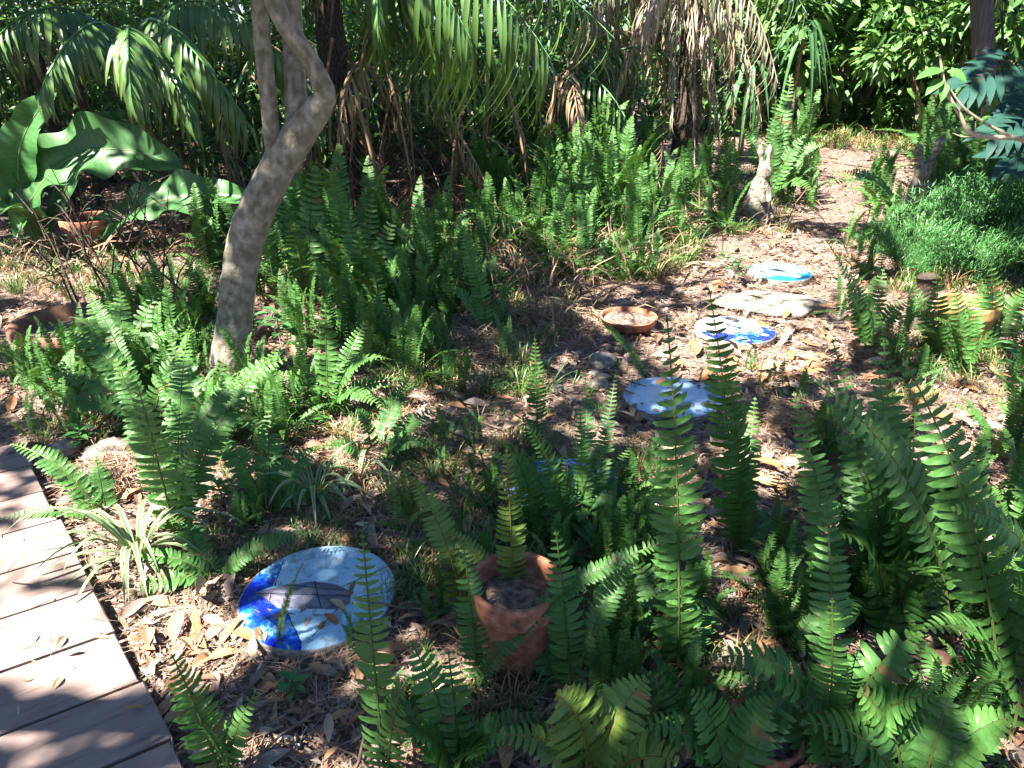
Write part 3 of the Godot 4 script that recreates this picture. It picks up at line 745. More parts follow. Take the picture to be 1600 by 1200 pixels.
func build_stones():
	disc(0, 499, 938, 0.232, "pale blue round stepping stone with grey winged figure and deep blue corner")
	disc(1, 1148, 516, 0.225, "white and cobalt swirled round stepping stone beyond the clay saucer")
	disc(2, 1219, 426, 0.222, "white and turquoise swirled round stepping stone beside the grey slab")
	disc(3, 1050, 622, 0.230, "plain pale blue round stepping stone behind the tall upright fern")
	disc(4, 885, 766, 0.225, "bright blue round stepping stone mostly hidden by fern fronds")
	var rm := [rock_mesh(1, 0.55), rock_mesh(2, 0.6), rock_mesh(3, 0.5)]
	var s := gp(1205, 468)
	var sl := solo("stone_slab", rock_mesh(9, 0.16), "flat grey rough stone slab between two swirled stepping stones", "stone", Vector3(s.x, -0.02, s.z))
	sl.scale = Vector3(0.36, 0.22, 0.24)
	for q in [[942, 562, 0.075, "largest pale angular rock among the leaf litter"], [870, 606, 0.032, "single smooth pale pebble on dark litter"], [935, 600, 0.05, "flat tan rock below the pale angular rock"]]:
		var p := gp(q[0], q[1])
		var o := solo("rock", rm[int(q[0]) % 3], q[3], "rock", Vector3(p.x, gy(p.x, p.z) + 0.005, p.z))
		o.scale = Vector3.ONE * q[2]; o.rotation.y = rf(0, 6)
	for i in 34:
		var px := rf(930, 1120); var py := rf(560, 730)
		if i > 22:
			px = rf(850, 1280); py = rf(560, 780)
		var p := gp(px, py)
		var o := solo("pebble", rm[i % 3], "small grey pebble scattered around the pale blue stepping stone", "pebble", Vector3(p.x, gy(p.x, p.z) + 0.004, p.z), "pebbles around the pale blue stone")
		o.scale = Vector3.ONE * rf(0.014, 0.034); o.rotation.y = rf(0, 6)
	for q in [[105, 705, 0.06], [150, 712, 0.05], [178, 706, 0.07]]:
		var p := gp(q[0], q[1])
		var o := solo("edging_rock", rm[int(q[0]) % 3], "grey rock in the row at the corner of the plank deck", "rock", Vector3(p.x, 0.01, p.z), "rocks at the deck corner")
		o.scale = Vector3.ONE * q[2]

# ---------------------------------------------------------------- pots
func pot(called, label, at: Vector3, r: float, h: float, rim: float, mat, tilt := Vector3.ZERO, soil_y := 0.8, group = ""):
	var o := thing(called, label, "pot", at, group)
	var mb := MB.new(); var rb := MB.new(); var sb := MB.new()
	lathe(mb, [Vector2(r * 0.05, 0), Vector2(r * 0.68, 0), Vector2(r * 0.70, 0.01), Vector2(r * 0.92, h - rim), Vector2(r * 0.93, h - rim + 0.004)], 36)
	lathe(rb, [Vector2(r * 0.90, h - rim), Vector2(r * 0.985, h - rim), Vector2(r * 1.0, h - rim + 0.006), Vector2(r * 1.01, h - 0.006), Vector2(r * 0.99, h), Vector2(r * 0.90, h), Vector2(r * 0.885, h - 0.008), Vector2(r * 0.80, h * 0.55)], 36)
	lathe(sb, [Vector2(0.001, h * soil_y + 0.012), Vector2(r * 0.4, h * soil_y + 0.008), Vector2(r * 0.7, h * soil_y), Vector2(r * 0.885, h * soil_y - 0.006)], 24, 1, 1, 0.04)
	part("pot_body", mb.mesh(mat), o); part("rim", rb.mesh(mat), o); part("soil", sb.mesh(M.soil), o)
	o.rotation_degrees = tilt
	return o
func build_pots():
	var p := gp(806, 1066)
	pot("clay_pot", "terracotta flower pot with a thick rim half hidden by fern fronds", Vector3(p.x, -0.01, p.z - 0.09), 0.122, 0.27, 0.07, M.terra)
	p = gp(1170, 1150)
	pot("clay_pot", "small terracotta pot sunk in the shade under the big ferns", Vector3(p.x, -0.09, p.z), 0.09, 0.15, 0.03, M.terra, Vector3(8, 0, -12))
	# saucer
	p = gp(984, 512)
	var o := thing("clay_saucer", "shallow terracotta saucer filled with soil lying on the path", "saucer", Vector3(p.x, -0.005, p.z - 0.06))
	var mb := MB.new(); lathe(mb, [Vector2(0.01, 0), Vector2(0.135, 0), Vector2(0.15, 0.008), Vector2(0.163, 0.05), Vector2(0.167, 0.054), Vector2(0.155, 0.055), Vector2(0.15, 0.05), Vector2(0.142, 0.02)], 40)
	part("saucer_body", mb.mesh(M.terra), o)
	var sb := MB.new(); lathe(sb, [Vector2(0.001, 0.045), Vector2(0.07, 0.042), Vector2(0.146, 0.032)], 24, 1, 1, 0.05)
	part("soil", sb.mesh(M.soil), o)
	# wide low bowl on the left
	p = Vector3(-2.19, 0, -3.50)
	o = thing("clay_bowl", "wide low oval clay bowl holding soil and twigs by the ferns", "bowl", Vector3(p.x, -0.01, p.z - 0.18))
	mb = MB.new(); lathe(mb, [Vector2(0.02, 0), Vector2(0.30, 0.0), Vector2(0.40, 0.06), Vector2(0.455, 0.15)], 48, 0.70, 0.56)
	part("bowl_body", mb.mesh(M.dull_terra), o)
	var rb := MB.new(); lathe(rb, [Vector2(0.45, 0.14), Vector2(0.485, 0.145), Vector2(0.50, 0.165), Vector2(0.498, 0.195), Vector2(0.47, 0.21), Vector2(0.43, 0.20), Vector2(0.405, 0.17), Vector2(0.37, 0.10)], 48, 0.70, 0.56)
	part("rim", rb.mesh(M.dull_terra), o)
	sb = MB.new(); lathe(sb, [Vector2(0.001, 0.155), Vector2(0.2, 0.15), Vector2(0.40, 0.135)], 30, 0.70, 0.56, 0.04)
	part("soil", sb.mesh(M.soil), o)
	# pots farther back
	p = gp(150, 392)
	pot("clay_pot", "square-looking terracotta pot under the broad strap leaves", Vector3(p.x, 0, p.z), 0.20, 0.26, 0.07, M.terra)
	p = gp(1512, 556)
	pot("ochre_pot", "yellow ochre pot behind sword ferns at the edge of the path", Vector3(p.x, -0.01, p.z - 0.1), 0.15, 0.27, 0.06, M.ochre)
	p = gp(1432, 505)
	o = thing("tree_stump", "short brown rotten stump next to the ochre pot", "stump", Vector3(p.x, -0.01, p.z))
	mb = MB.new(); tube(mb, [Vector3(0, -0.03, 0), Vector3(0.0, 0.1, 0), Vector3(0.01, 0.22, 0), Vector3(0.0, 0.29, 0)], [0.065, 0.055, 0.052, 0.06], 12, 0.12)
	part("wood", mb.mesh(M.dark_bark), o)

# ---------------------------------------------------------------- rabbit statues: smoothly joined capsules, meshed as surface nets
func net(prims: Array, lo: Vector3, hi: Vector3, cell: float, k: float) -> MB:
	var nx := int((hi.x - lo.x) / cell) + 1; var ny := int((hi.y - lo.y) / cell) + 1; var nz := int((hi.z - lo.z) / cell) + 1
	var f := PackedFloat32Array(); f.resize(nx * ny * nz)
	for z in nz:
		for y in ny:
			for x in nx:
				var p := lo + Vector3(x, y, z) * cell
				var d := 9.0
				for q in prims:
					var ab: Vector3 = q[1] - q[0]
					var t := clampf((p - q[0]).dot(ab) / max(ab.length_squared(), 1e-6), 0, 1)
					var e: float = (p - (q[0] + ab * t)).length() - lerpf(q[2], q[3], t)
					var h := maxf(k - absf(d - e), 0.0) / k
					d = minf(d, e) - h * h * k * 0.25
				f[(z * ny + y) * nx + x] = d
	var mb := MB.new(); var id := {}
	var cs := [[0, 0, 0], [1, 0, 0], [0, 1, 0], [1, 1, 0], [0, 0, 1], [1, 0, 1], [0, 1, 1], [1, 1, 1]]
	var es := [[0, 1], [2, 3], [4, 5], [6, 7], [0, 2], [1, 3], [4, 6], [5, 7], [0, 4], [1, 5], [2, 6], [3, 7]]
	for z in nz - 1:
		for y in ny - 1:
			for x in nx - 1:
				var v := []
				var neg := 0
				for c in cs:
					var q: float = f[((z + c[2]) * ny + y + c[1]) * nx + x + c[0]]
					v.append(q)
					if q < 0: neg += 1
				if neg == 0 or neg == 8: continue
				var s := Vector3.ZERO; var n := 0
				for e in es:
					if (v[e[0]] < 0) != (v[e[1]] < 0):
						var t: float = v[e[0]] / (v[e[0]] - v[e[1]])
						s += Vector3(cs[e[0]][0], cs[e[0]][1], cs[e[0]][2]).lerp(Vector3(cs[e[1]][0], cs[e[1]][1], cs[e[1]][2]), t); n += 1
				id[(z * ny + y) * nx + x] = mb.v.size()
				mb.v.append(lo + (Vector3(x, y, z) + s / n) * cell)
	for z in range(1, nz - 1):
		for y in range(1, ny - 1):
			for x in range(1, nx - 1):
				var at := (z * ny + y) * nx + x
				for ax in 3:
					var st: int = [1, nx, nx * ny][ax]
					var a: bool = f[at] < 0; var b: bool = f[at + st] < 0
					if a == b: continue
					var s1: int = [nx, nx * ny, 1][ax]; var s2: int = [nx * ny, 1, nx][ax]
					var q := [at, at - s1, at - s1 - s2, at - s2]
					if not (id.has(q[0]) and id.has(q[1]) and id.has(q[2]) and id.has(q[3])): continue
					if a: mb.quad(id[q[0]], id[q[3]], id[q[2]], id[q[1]])
					else: mb.quad(id[q[0]], id[q[1]], id[q[2]], id[q[3]])
	return mb
func build_rabbits():
	var v = func(x, y, z): return Vector3(x, y, z)
	# sitting upright, facing +Z
	var body := [[v.call(0, 0.13, -0.03), v.call(0, 0.30, 0.0), 0.125, 0.09], [v.call(0, 0.30, 0.0), v.call(0, 0.40, 0.02), 0.085, 0.06], [v.call(0, 0.445, 0.035), v.call(0, 0.425, 0.085), 0.068, 0.040],
		[v.call(-0.09, 0.10, 0.0), v.call(-0.10, 0.03, 0.10), 0.075, 0.035], [v.call(0.09, 0.10, 0.0), v.call(0.10, 0.03, 0.10), 0.075, 0.035], [v.call(-0.05, 0.28, 0.06), v.call(-0.035, 0.20, 0.12), 0.032, 0.024], [v.call(0.05, 0.28, 0.06), v.call(0.035, 0.20, 0.12), 0.032, 0.024], [v.call(0, 0.08, -0.15), v.call(0, 0.09, -0.17), 0.04, 0.035], [v.call(0, 0.02, 0), v.call(0, 0.02, 0.03), 0.10, 0.10]]
	var up_ears := [[v.call(-0.032, 0.49, 0.02), v.call(-0.05, 0.60, 0.0), 0.022, 0.026], [v.call(-0.05, 0.60, 0.0), v.call(-0.05, 0.655, -0.005), 0.026, 0.008], [v.call(0.032, 0.49, 0.02), v.call(0.05, 0.60, 0.0), 0.022, 0.026], [v.call(0.05, 0.60, 0.0), v.call(0.052, 0.655, -0.005), 0.026, 0.008]]
	var v_ears := [[v.call(-0.03, 0.48, 0.02), v.call(-0.075, 0.60, 0.0), 0.022, 0.030], [v.call(-0.075, 0.60, 0.0), v.call(-0.085, 0.64, 0.0), 0.03, 0.012], [v.call(0.03, 0.48, 0.02), v.call(0.085, 0.66, 0.0), 0.022, 0.034], [v.call(0.085, 0.66, 0.0), v.call(0.11, 0.73, 0.0), 0.034, 0.008]]
	for q in [[1181, 343, up_ears, 0.35, 1.0, "weathered stone rabbit statue with short upright ears beside the thatch"], [1424, 352, v_ears, -0.5, 1.04, "darker stone rabbit statue with wide spread ears among ferns"]]:
		var p := gp(q[0], q[1])
		var o := thing("rabbit_statue", q[5], "statue", Vector3(p.x, gy(p.x, p.z) - 0.015, p.z))
		var mb: MB = net(body + q[2], Vector3(-0.24, -0.1, -0.24), Vector3(0.24, 0.78, 0.24), 0.0125, 0.035)
		part("rabbit_body", mb.mesh(M.statue), o)
		var ba := MB.new(); lathe(ba, [Vector2(0.001, 0.045), Vector2(0.15, 0.043), Vector2(0.165, 0.03), Vector2(0.17, -0.03)], 24, 1, 1, 0.03)
		part("plinth", ba.mesh(M.statue), o)
		o.rotation.y = q[3]; o.scale = Vector3(0.86, 1.0, 0.9) * q[4]

# ---------------------------------------------------------------- ferns set from the photograph
var TINT := Color(0.07, 0.185, 0.042)

# one clump: base pixel, tone, fronds [[tip x, tip y, tip distance offset, arch, width px, leaflets apart?, (base dx)], ...]
func clump(label, tone, bx, by, fronds: Array, group = "", called = "sword_fern"):
	var b := gp(bx, by)
	b.y = gy(b.x, b.z) - 0.025
	var o := thing(called, label, "fern", b, group)
	var d := -b.z
	for f in fronds:
		var b0: Vector3 = (gp(bx + (f[6] if f.size() > 6 else 0.0), by) if f.size() > 6 else gp(bx, by)) - Vector3(b.x, 0, b.z)
		b0.y = 0
		b0 += Vector3(rf(-0.012, 0.012), 0, rf(-0.012, 0.012))
		var tip: Vector3 = dp(f[0], f[1], d + f[2]) - b
		if tip.y < 0.02: tip.y = 0.02 + rf(0, 0.02)
		var hor := Vector3(tip.x - b0.x, 0, tip.z - b0.z)
		var ln := b0.distance_to(tip)
		var ctrl: Vector3 = b0.lerp(tip, 0.5) + Vector3.UP * f[3] * ln - hor * 0.18
		var slant := (b + tip * 0.5 - Vector3(0, CAM_H, 0)).length()
		# the flat of a frond faces away from the way it leans, and up
		var face := (Vector3(0, 0.35 + hor.length() / max(ln, 0.01), 0) - hor.normalized() * 0.2 + (Vector3(0, CAM_H, 0) - b).normalized() * (0.9 if f[3] < 0.35 else 0.45) + Vector3(rf(-0.3, 0.3), 0, 0)).normalized()
		frond(o, b0, ctrl, tip, face, f[4] * slant / FPX, M[tone], TINT * rf(0.85, 1.15), f[5] if f.size() > 5 else false, rf(-0.12, 0.12))
	return o

func build_key_ferns():
	clump("tallest upright sword fern with broad face-on fronds, right of the clay pot", "fern", 1064, 1046, [[1042, 492, 0.05, 0.04, 88, true], [1062, 900, 0.10, 0.05, 62], [985, 870, 0.25, 0.35, 60], [1120, 975, 0.3, 0.4, 60]])
	clump("pair of slender upright fern fronds beyond the tallest fern", "fern", 1146, 862, [[1108, 452, 0.05, 0.03, 66, true], [1134, 560, -0.02, 0.03, 60, true, 14], [1245, 790, 0.2, 0.3, 40], [1180, 620, 0.35, 0.1, 44]])
	clump("large sword fern with two long fronds bending left, by the sunny litter", "fern", 1500, 1010, [[1262, 590, -0.02, 0.2, 95, true, -10], [1380, 532, 0.55, 0.04, 74, true, -110], [1300, 528, 0.7, 0.03, 66, false, -110], [1240, 612, 0.3, 0.12, 56, false, -200], [1330, 640, 0.5, 0.05, 60, false, -120], [1395, 730, 0.2, 0.05, 66, false, -90]])
	clump("sword fern whose longest frond reaches up right of the dark hollow", "fern", 1572, 1160, [[1410, 560, 0.25, 0.12, 92, true], [1485, 795, 0.02, 0.45, 70, false, 60], [1600, 900, -0.05, 0.3, 80, false, 50], [1440, 985, -0.05, 0.5, 74], [1640, 760, 0.2, 0.15, 80]])
	clump("sword fern with one straight light-striped frond in front of the dark hollow", "fern", 1294, 1195, [[1290, 762, 0.25, 0.03, 70, true], [1300, 935, -0.02, 0.03, 56], [1112, 1028, 0.02, 0.55, 84, true, 10], [1440, 990, 0.05, 0.45, 78], [1110, 1050, 0.2, 0.4, 60], [1460, 1090, -0.1, 0.35, 70]])
	clump("sword fern leaning across the terracotta pot with one flat face-on frond", "fern", 895, 1085, [[868, 828, 0.10, 0.04, 64, true], [722, 838, 0.12, 0.12, 50, false, -150], [1110, 828, 0.15, 0.25, 40, false, -170], [775, 890, 0.3, 0.25, 50, false, -20], [1000, 860, 0.15, 0.3, 46]])
	clump("single flat frond standing in front of the winged stepping stone", "fern", 602, 1232, [[566, 832, 0.12, 0.04, 66, true], [640, 1060, -0.02, 0.3, 56]])
	clump("thin edge-on frond rising beside the winged stepping stone", "fern", 430, 1012, [[474, 880, 0.0, 0.08, 14]])
	clump("small fern at the deck edge with a pale curled tip", "fern", 352, 1215, [[268, 1022, 0.0, 0.12, 62], [402, 1078, 0.05, 0.15, 46], [300, 1130, -0.05, 0.4, 40]])
	clump("slim upright fern with a sunlit tip in the dark litter", "fern", 842, 712, [[836, 528, 0.0, 0.03, 36], [815, 640, 0.1, 0.1, 30]])
	clump("group of upright ferns around the hidden blue stepping stone", "fern", 905, 842, [[906, 630, 0.1, 0.03, 38, false, 5], [962, 586, 0.3, 0.06, 36, false, 20], [914, 578, 0.4, 0.04, 34, false, 10], [884, 694, -0.02, 0.03, 34, false, -15], [822, 660, -0.05, 0.15, 48, false, -10], [780, 690, -0.12, 0.3, 54, false, -60], [960, 770, 0.05, 0.35, 40], [730, 700, 0.25, 0.35, 44], [990, 690, 0.35, 0.1, 34]])
	clump("drooping pale-ribbed fern hanging over the clay pot", "fern_old", 800, 1000, [[792, 700, 0.0, 0.05, 52], [640, 745, 0.2, 0.35, 52, false, -60], [700, 830, 0.1, 0.35, 46]])
	clump("brightest sunlit fern with a tall middle frond beside the striped spider plant", "fern", 275, 838, [[215, 600, -0.05, 0.06, 68, true], [296, 508, 0.75, 0.12, 44], [180, 560, 0.3, 0.2, 50], [395, 592, 0.3, 0.45, 44], [440, 540, 0.6, 0.2, 46], [330, 640, 0.2, 0.1, 36], [300, 700, 0.0, 0.1, 44]])
	clump("sunlit fern spilling in front of the oval clay bowl", "fern", 235, 665, [[75, 585, 0.0, 0.3, 46], [105, 520, 0.15, 0.35, 44], [160, 540, 0.2, 0.3, 40], [60, 640, -0.15, 0.35, 40], [130, 445, 0.35, 0.2, 26], [200, 720, -0.3, 0.4, 40], [285, 545, 0.1, 0.15, 42]])
	clump("sunlit fern with long fronds arching both ways in front of the trunk foot", "fern", 330, 690, [[240, 590, 0.2, 0.45, 50], [385, 585, 0.15, 0.5, 46], [450, 560, 0.2, 0.3, 52], [265, 530, 0.3, 0.15, 48], [420, 680, -0.2, 0.45, 46], [350, 560, 0.25, 0.12, 44]])
	clump("sunlit fern trailing toward the winged stepping stone from the needle heap", "fern", 420, 790, [[340, 690, 0.15, 0.4, 50], [500, 700, 0.2, 0.35, 50], [420, 640, 0.3, 0.12, 48], [530, 780, 0.0, 0.4, 46], [360, 800, -0.1, 0.45, 46]])
	clump("bright fern with arching fronds to the right of the tree trunk", "fern", 515, 640, [[509, 474, 0.02, 0.04, 46], [612, 562, -0.05, 0.5, 34], [425, 585, 0.05, 0.35, 38], [600, 640, -0.2, 0.5, 36], [460, 690, -0.3, 0.3, 46], [575, 500, 0.2, 0.15, 36], [660, 600, 0.05, 0.35, 40]])
	clump("fern arching low in sunlight onto the pale needle heap", "fern", 585, 720, [[560, 640, 0.0, 0.4, 34], [690, 700, -0.05, 0.4, 40], [500, 700, -0.1, 0.4, 36], [640, 590, 0.3, 0.2, 38], [700, 640, 0.3, 0.3, 40]])
	clump("tall dark fern standing close behind the tree trunk", "fern", 478, 478, [[493, 250, 0.1, 0.02, 50], [455, 345, -0.1, 0.1, 44], [440, 300, 0.3, 0.08, 40], [530, 300, 0.2, 0.08, 44], [420, 440, -0.3, 0.3, 40]])
	clump("dense dark fern clump right of the tree trunk", "fern", 575, 500, [[582, 302, 0.1, 0.05, 44], [540, 320, 0.1, 0.1, 44], [620, 330, 0.1, 0.1, 40], [660, 370, 0.0, 0.2, 44], [520, 400, -0.2, 0.3, 42], [630, 430, -0.2, 0.3, 42], [560, 360, -0.1, 0.08, 46]])
	clump("single tall dark frond leaning left above the litter", "fern", 764, 522, [[713, 342, 0.05, 0.12, 34], [812, 430, 0.1, 0.2, 24], [700, 450, 0.0, 0.3, 30]])
	clump("fern with a frond lying over the plank deck", "fern", 165, 800, [[16, 694, 0.1, 0.3, 40], [-12, 812, -0.1, 0.12, 26], [108, 812, -0.18, 0.45, 26], [150, 715, 0.1, 0.1, 36]])
	clump("low bright fern frond beside the upright brown leaf", "fern", 335, 900, [[510, 832, 0.05, 0.3, 34], [190, 872, 0.0, 0.35, 36], [260, 800, 0.2, 0.2, 36], [200, 945, -0.1, 0.35, 44]])
	clump("broad bottom fern with yellowing fronds in front of the pot", "fern_old", 930, 1230, [[870, 1085, 0.0, 0.3, 110], [1010, 1060, 0.1, 0.35, 90], [770, 1150, 0.0, 0.4, 70], [1060, 1190, -0.1, 0.3, 90]])
	clump("crowded bottom fern fanning out left of the yellowing one", "fern", 715, 1205, [[640, 1000, 0.1, 0.2, 66], [700, 1015, 0.1, 0.1, 60], [790, 1150, -0.05, 0.45, 70], [620, 1150, -0.05, 0.45, 66], [850, 1120, 0.05, 0.4, 56], [560, 1080, 0.1, 0.4, 54], [750, 1180, -0.1, 0.3, 80]])
	clump("shaded fern filling the lowest right corner", "fern", 1420, 1260, [[1340, 1080, 0.05, 0.3, 90], [1480, 1090, 0.05, 0.3, 90], [1580, 1120, 0, 0.35, 90], [1250, 1130, 0.0, 0.4, 90], [1180, 1060, 0.15, 0.4, 70]])
	clump("shaded fern spreading under the tallest fern", "fern", 1140, 1240, [[1080, 1080, 0.05, 0.3, 80], [1200, 1090, 0.05, 0.3, 80], [1000, 1130, 0, 0.4, 80], [1260, 1060, 0.1, 0.35, 70], [1010, 1050, 0.2, 0.3, 60]])
	clump("arching fern frond reaching over the path before the wide-eared rabbit", "fern", 1412, 372, [[1290, 292, -0.1, 0.5, 30], [1300, 270, 0.2, 0.45, 26], [1380, 300, 0, 0.2, 28], [1440, 300, -0.3, 0.2, 30], [1330, 330, -0.3, 0.5, 26]])
	clump("pale upright fern right of the wide-eared rabbit", "fern", 1462, 352, [[1462, 190, 0.1, 0.03, 30], [1490, 210, 0.1, 0.05, 28], [1530, 250, 0, 0.2, 28], [1445, 220, 0.2, 0.05, 26]])
	clump("fern with tall pale fronds behind the short-eared rabbit", "fern", 1200, 318, [[1238, 115, 0.3, 0.1, 30], [1212, 150, 0.1, 0.05, 28], [1260, 210, 0, 0.25, 28], [1290, 225, 0, 0.4, 26], [1160, 200, 0.2, 0.2, 26], [1270, 300, -0.5, 0.5, 26]])
	clump("pale green fern leaning over the path before the ochre pot", "fern", 1352, 540, [[1290, 375, 0.0, 0.1, 34], [1330, 420, 0.1, 0.1, 30], [1380, 420, 0.1, 0.1, 32], [1420, 470, 0, 0.3, 30]])
	clump("upright pale fern in front of the ochre pot", "fern", 1466, 560, [[1462, 425, 0.0, 0.03, 34], [1428, 445, 0.1, 0.06, 30], [1500, 505, -0.1, 0.4, 30], [1420, 520, -0.2, 0.4, 30]])
	clump("upright pale fern right of the ochre pot", "fern", 1548, 556, [[1548, 410, 0.0, 0.03, 38], [1530, 440, 0.05, 0.05, 30], [1600, 450, 0, 0.2, 34]])
	clump("fern with drooping fronds hiding the right side of the oval clay bowl", "fern", 200, 600, [[75, 520, 0.05, 0.45, 46], [110, 495, 0.1, 0.4, 46], [140, 470, 0.2, 0.3, 44], [190, 455, 0.25, 0.2, 42], [90, 570, -0.1, 0.4, 44], [170, 470, 0.25, 0.3, 40], [250, 450, 0.3, 0.12, 40], [300, 500, 0.2, 0.3, 42], [150, 560, -0.1, 0.45, 42], [215, 520, 0.1, 0.2, 40], [330, 570, 0.0, 0.4, 40]])
	clump("fern standing right in front of the ochre pot", "fern", 1502, 590, [[1490, 440, 0.0, 0.04, 36], [1515, 470, 0.0, 0.1, 34], [1460, 500, -0.1, 0.35, 36], [1550, 520, -0.1, 0.35, 36], [1530, 450, 0.1, 0.06, 34]])
	clump("full dark-stemmed fern at the heart of the big fern bed", "fern", 1395, 985, [[1370, 560, 0.3, 0.05, 80], [1430, 640, 0.2, 0.1, 84], [1330, 690, 0.1, 0.1, 78], [1290, 830, -0.05, 0.4, 80], [1480, 780, 0.0, 0.35, 84], [1400, 740, -0.05, 0.1, 80], [1450, 900, -0.15, 0.5, 80]])
	clump("single narrow frond slanting over the clay saucer", "fern", 1012, 586, [[922, 488, 0.1, 0.1, 16]])

func build_zone_ferns():
	# shared frond shapes for the many ordinary clumps
	var shapes := []
	var holder := Node3D.new()
	for k in 18:
		var lean: float = [0.05, 0.15, 0.3, 0.5, 0.7, 0.85][k % 6] * rf(0.8, 1.15)
		var tip := Vector3(rf(-0.08, 0.08), sqrt(max(0.05, 1.0 - lean * lean)) * (1.0 if lean < 0.45 else 0.6), lean)
		var f := frond(holder, Vector3.ZERO, Vector3(0, tip.y * 0.62 + 0.25, lean * 0.3), tip, Vector3(rf(-0.3, 0.3), 0.5 + lean, -0.7 + lean * 0.2).normalized(), rf(0.12, 0.175), M.fern, TINT * rf(0.9, 1.1), false, rf(-0.1, 0.1), 0.95)
		shapes.append(f.mesh)
	holder.free()
	var put = func(px, py, hpx, tone, label, group, n):
		var p := gp(px, py)
		p.y = gy(p.x, p.z) - 0.015
		var slant := (p - Vector3(0, CAM_H, 0)).length()
		var o := thing("sword_fern", label, "fern", p, group)
		var h: float = hpx * slant / FPX
		var y0 := rf(0, TAU)
		for i in n:
			var pick := rng.randi() % 18
			var q := part("frond", shapes[pick], o)
			q.material_override = M[tone]
			var s: float = h * rf(0.7, 1.3)
			q.rotation.y = y0 + TAU * i / n + rf(-0.4, 0.4)
			if pick % 6 < 2: q.rotation.y = (0.0 if rng.randf() < 0.5 else PI) + rf(-0.7, 0.7)
			q.scale = Vector3(s * rf(0.9, 1.15), s, s)
			q.position = Vector3(rng.randfn(), 0, rng.randfn()) * 0.05 * (0.4 + h)
	var zones := [
		["dark fern in the thick bed between the tree and the litter hollow", "ferns right of the tree trunk", "fern", [[440, 420, 130], [505, 440, 150], [560, 445, 140], [620, 450, 130], [665, 470, 120], [600, 520, 110], [540, 545, 110], [650, 530, 100], [700, 500, 100], [480, 545, 100], [330, 420, 90], [350, 400, 90], [585, 575, 90], [640, 590, 90], [690, 560, 70], [730, 470, 90], [760, 450, 80], [420, 470, 120], [550, 480, 150]]],
		["fern growing around the oval clay bowl", "ferns around the clay bowl", "fern", [[265, 520, 80], [310, 560, 90], [230, 570, 80], [60, 610, 70], [20, 600, 60], [100, 640, 80], [180, 620, 90], [300, 620, 90], [400, 610, 80], [330, 500, 70], [215, 480, 60], [410, 650, 80], [350, 690, 80], [260, 560, 100], [200, 545, 90], [310, 660, 90], [130, 600, 80], [440, 690, 90], [480, 640, 90], [240, 620, 100]]],
		["light green fern in the bed left of the sunny path", "ferns left of the path", "fern", [[835, 370, 110], [880, 360, 130], [915, 385, 130], [950, 370, 120], [985, 395, 100], [1015, 380, 90], [860, 420, 100], [905, 430, 90], [955, 430, 90], [1000, 430, 70], [800, 400, 90], [1040, 350, 80], [1075, 340, 80], [930, 330, 120], [985, 340, 110], [1110, 355, 70], [1060, 400, 60], [890, 310, 110], [840, 330, 100]]],
		["dark fern in the hollow below the hanging dead fronds", "ferns under the palms", "fern", [[760, 390, 90], [700, 400, 90], [780, 350, 90], [820, 300, 90], [740, 440, 80], [880, 280, 90], [1000, 290, 100], [950, 300, 100], [1100, 310, 80], [1130, 330, 80]]],
		["pale fern fringing the far end of the path", "ferns at the end of the path", "fern", [[1230, 228, 40], [1262, 222, 55], [1295, 212, 60], [1335, 208, 50], [1375, 212, 45], [1410, 218, 50], [1210, 250, 60], [1245, 275, 70], [1225, 310, 70], [1260, 330, 50], [1440, 235, 60], [1475, 250, 70]]],
		["fern massed on the right of the path behind the feathery asparagus plant", "ferns right of the path", "fern", [[1500, 320, 100], [1545, 310, 110], [1590, 330, 110], [1375, 330, 60], [1395, 390, 70], [1360, 380, 60], [1520, 265, 80], [1570, 260, 80], [1610, 400, 100], [1345, 430, 60], [1480, 290, 110], [1520, 340, 120], [1560, 370, 110], [1440, 330, 80], [1360, 300, 60]]],
		["fern on the sunny litter at the right edge", "ferns at the right edge", "fern", [[1590, 560, 70], [1565, 720, 110], [1610, 640, 80], [1395, 560, 70], [1430, 600, 60], [1580, 620, 60], [1630, 740, 120], [1330, 500, 60]]],
		["shaded fern in the tangle behind the terracotta pot", "ferns behind the pot", "fern", [[860, 900, 90], [940, 890, 100], [990, 860, 90], [810, 860, 80], [1010, 940, 110], [960, 980, 110], [760, 900, 80], [850, 810, 80], [930, 800, 80], [980, 790, 80], [1040, 900, 80], [1090, 960, 90], [700, 960, 70], [620, 1130, 80], [960, 1090, 110], [1060, 1130, 110]]],
		["shaded fern under the long fronds at the dark hollow", "ferns around the dark hollow", "fern", [[1350, 960, 120], [1400, 900, 120], [1250, 1000, 100], [1450, 880, 110], [1220, 900, 70], [1330, 850, 100], [1360, 780, 90], [1540, 980, 130], [1600, 1010, 150], [1290, 720, 60], [1490, 1150, 110], [1380, 1170, 110], [1560, 860, 100]]],
		["small fern sprouting from the bare litter", "small ferns on the litter", "fern", [[640, 730, 60], [700, 745, 50], [660, 800, 50], [745, 700, 50], [770, 770, 70], [1205, 620, 45], [1240, 640, 50], [420, 730, 60], [400, 800, 70], [370, 830, 60], [650, 880, 40], [560, 1010, 50], [450, 640, 60], [120, 690, 60], [60, 680, 50], [720, 600, 60], [790, 560, 60], [1165, 580, 30], [690, 700, 60], [1105, 600, 30]]],
		["old yellowing fern fading in the shade left of the pot", "yellowing ferns", "fern_old", [[640, 820, 70], [690, 870, 70], [720, 780, 60], [610, 780, 50], [1000, 1180, 90]]]]
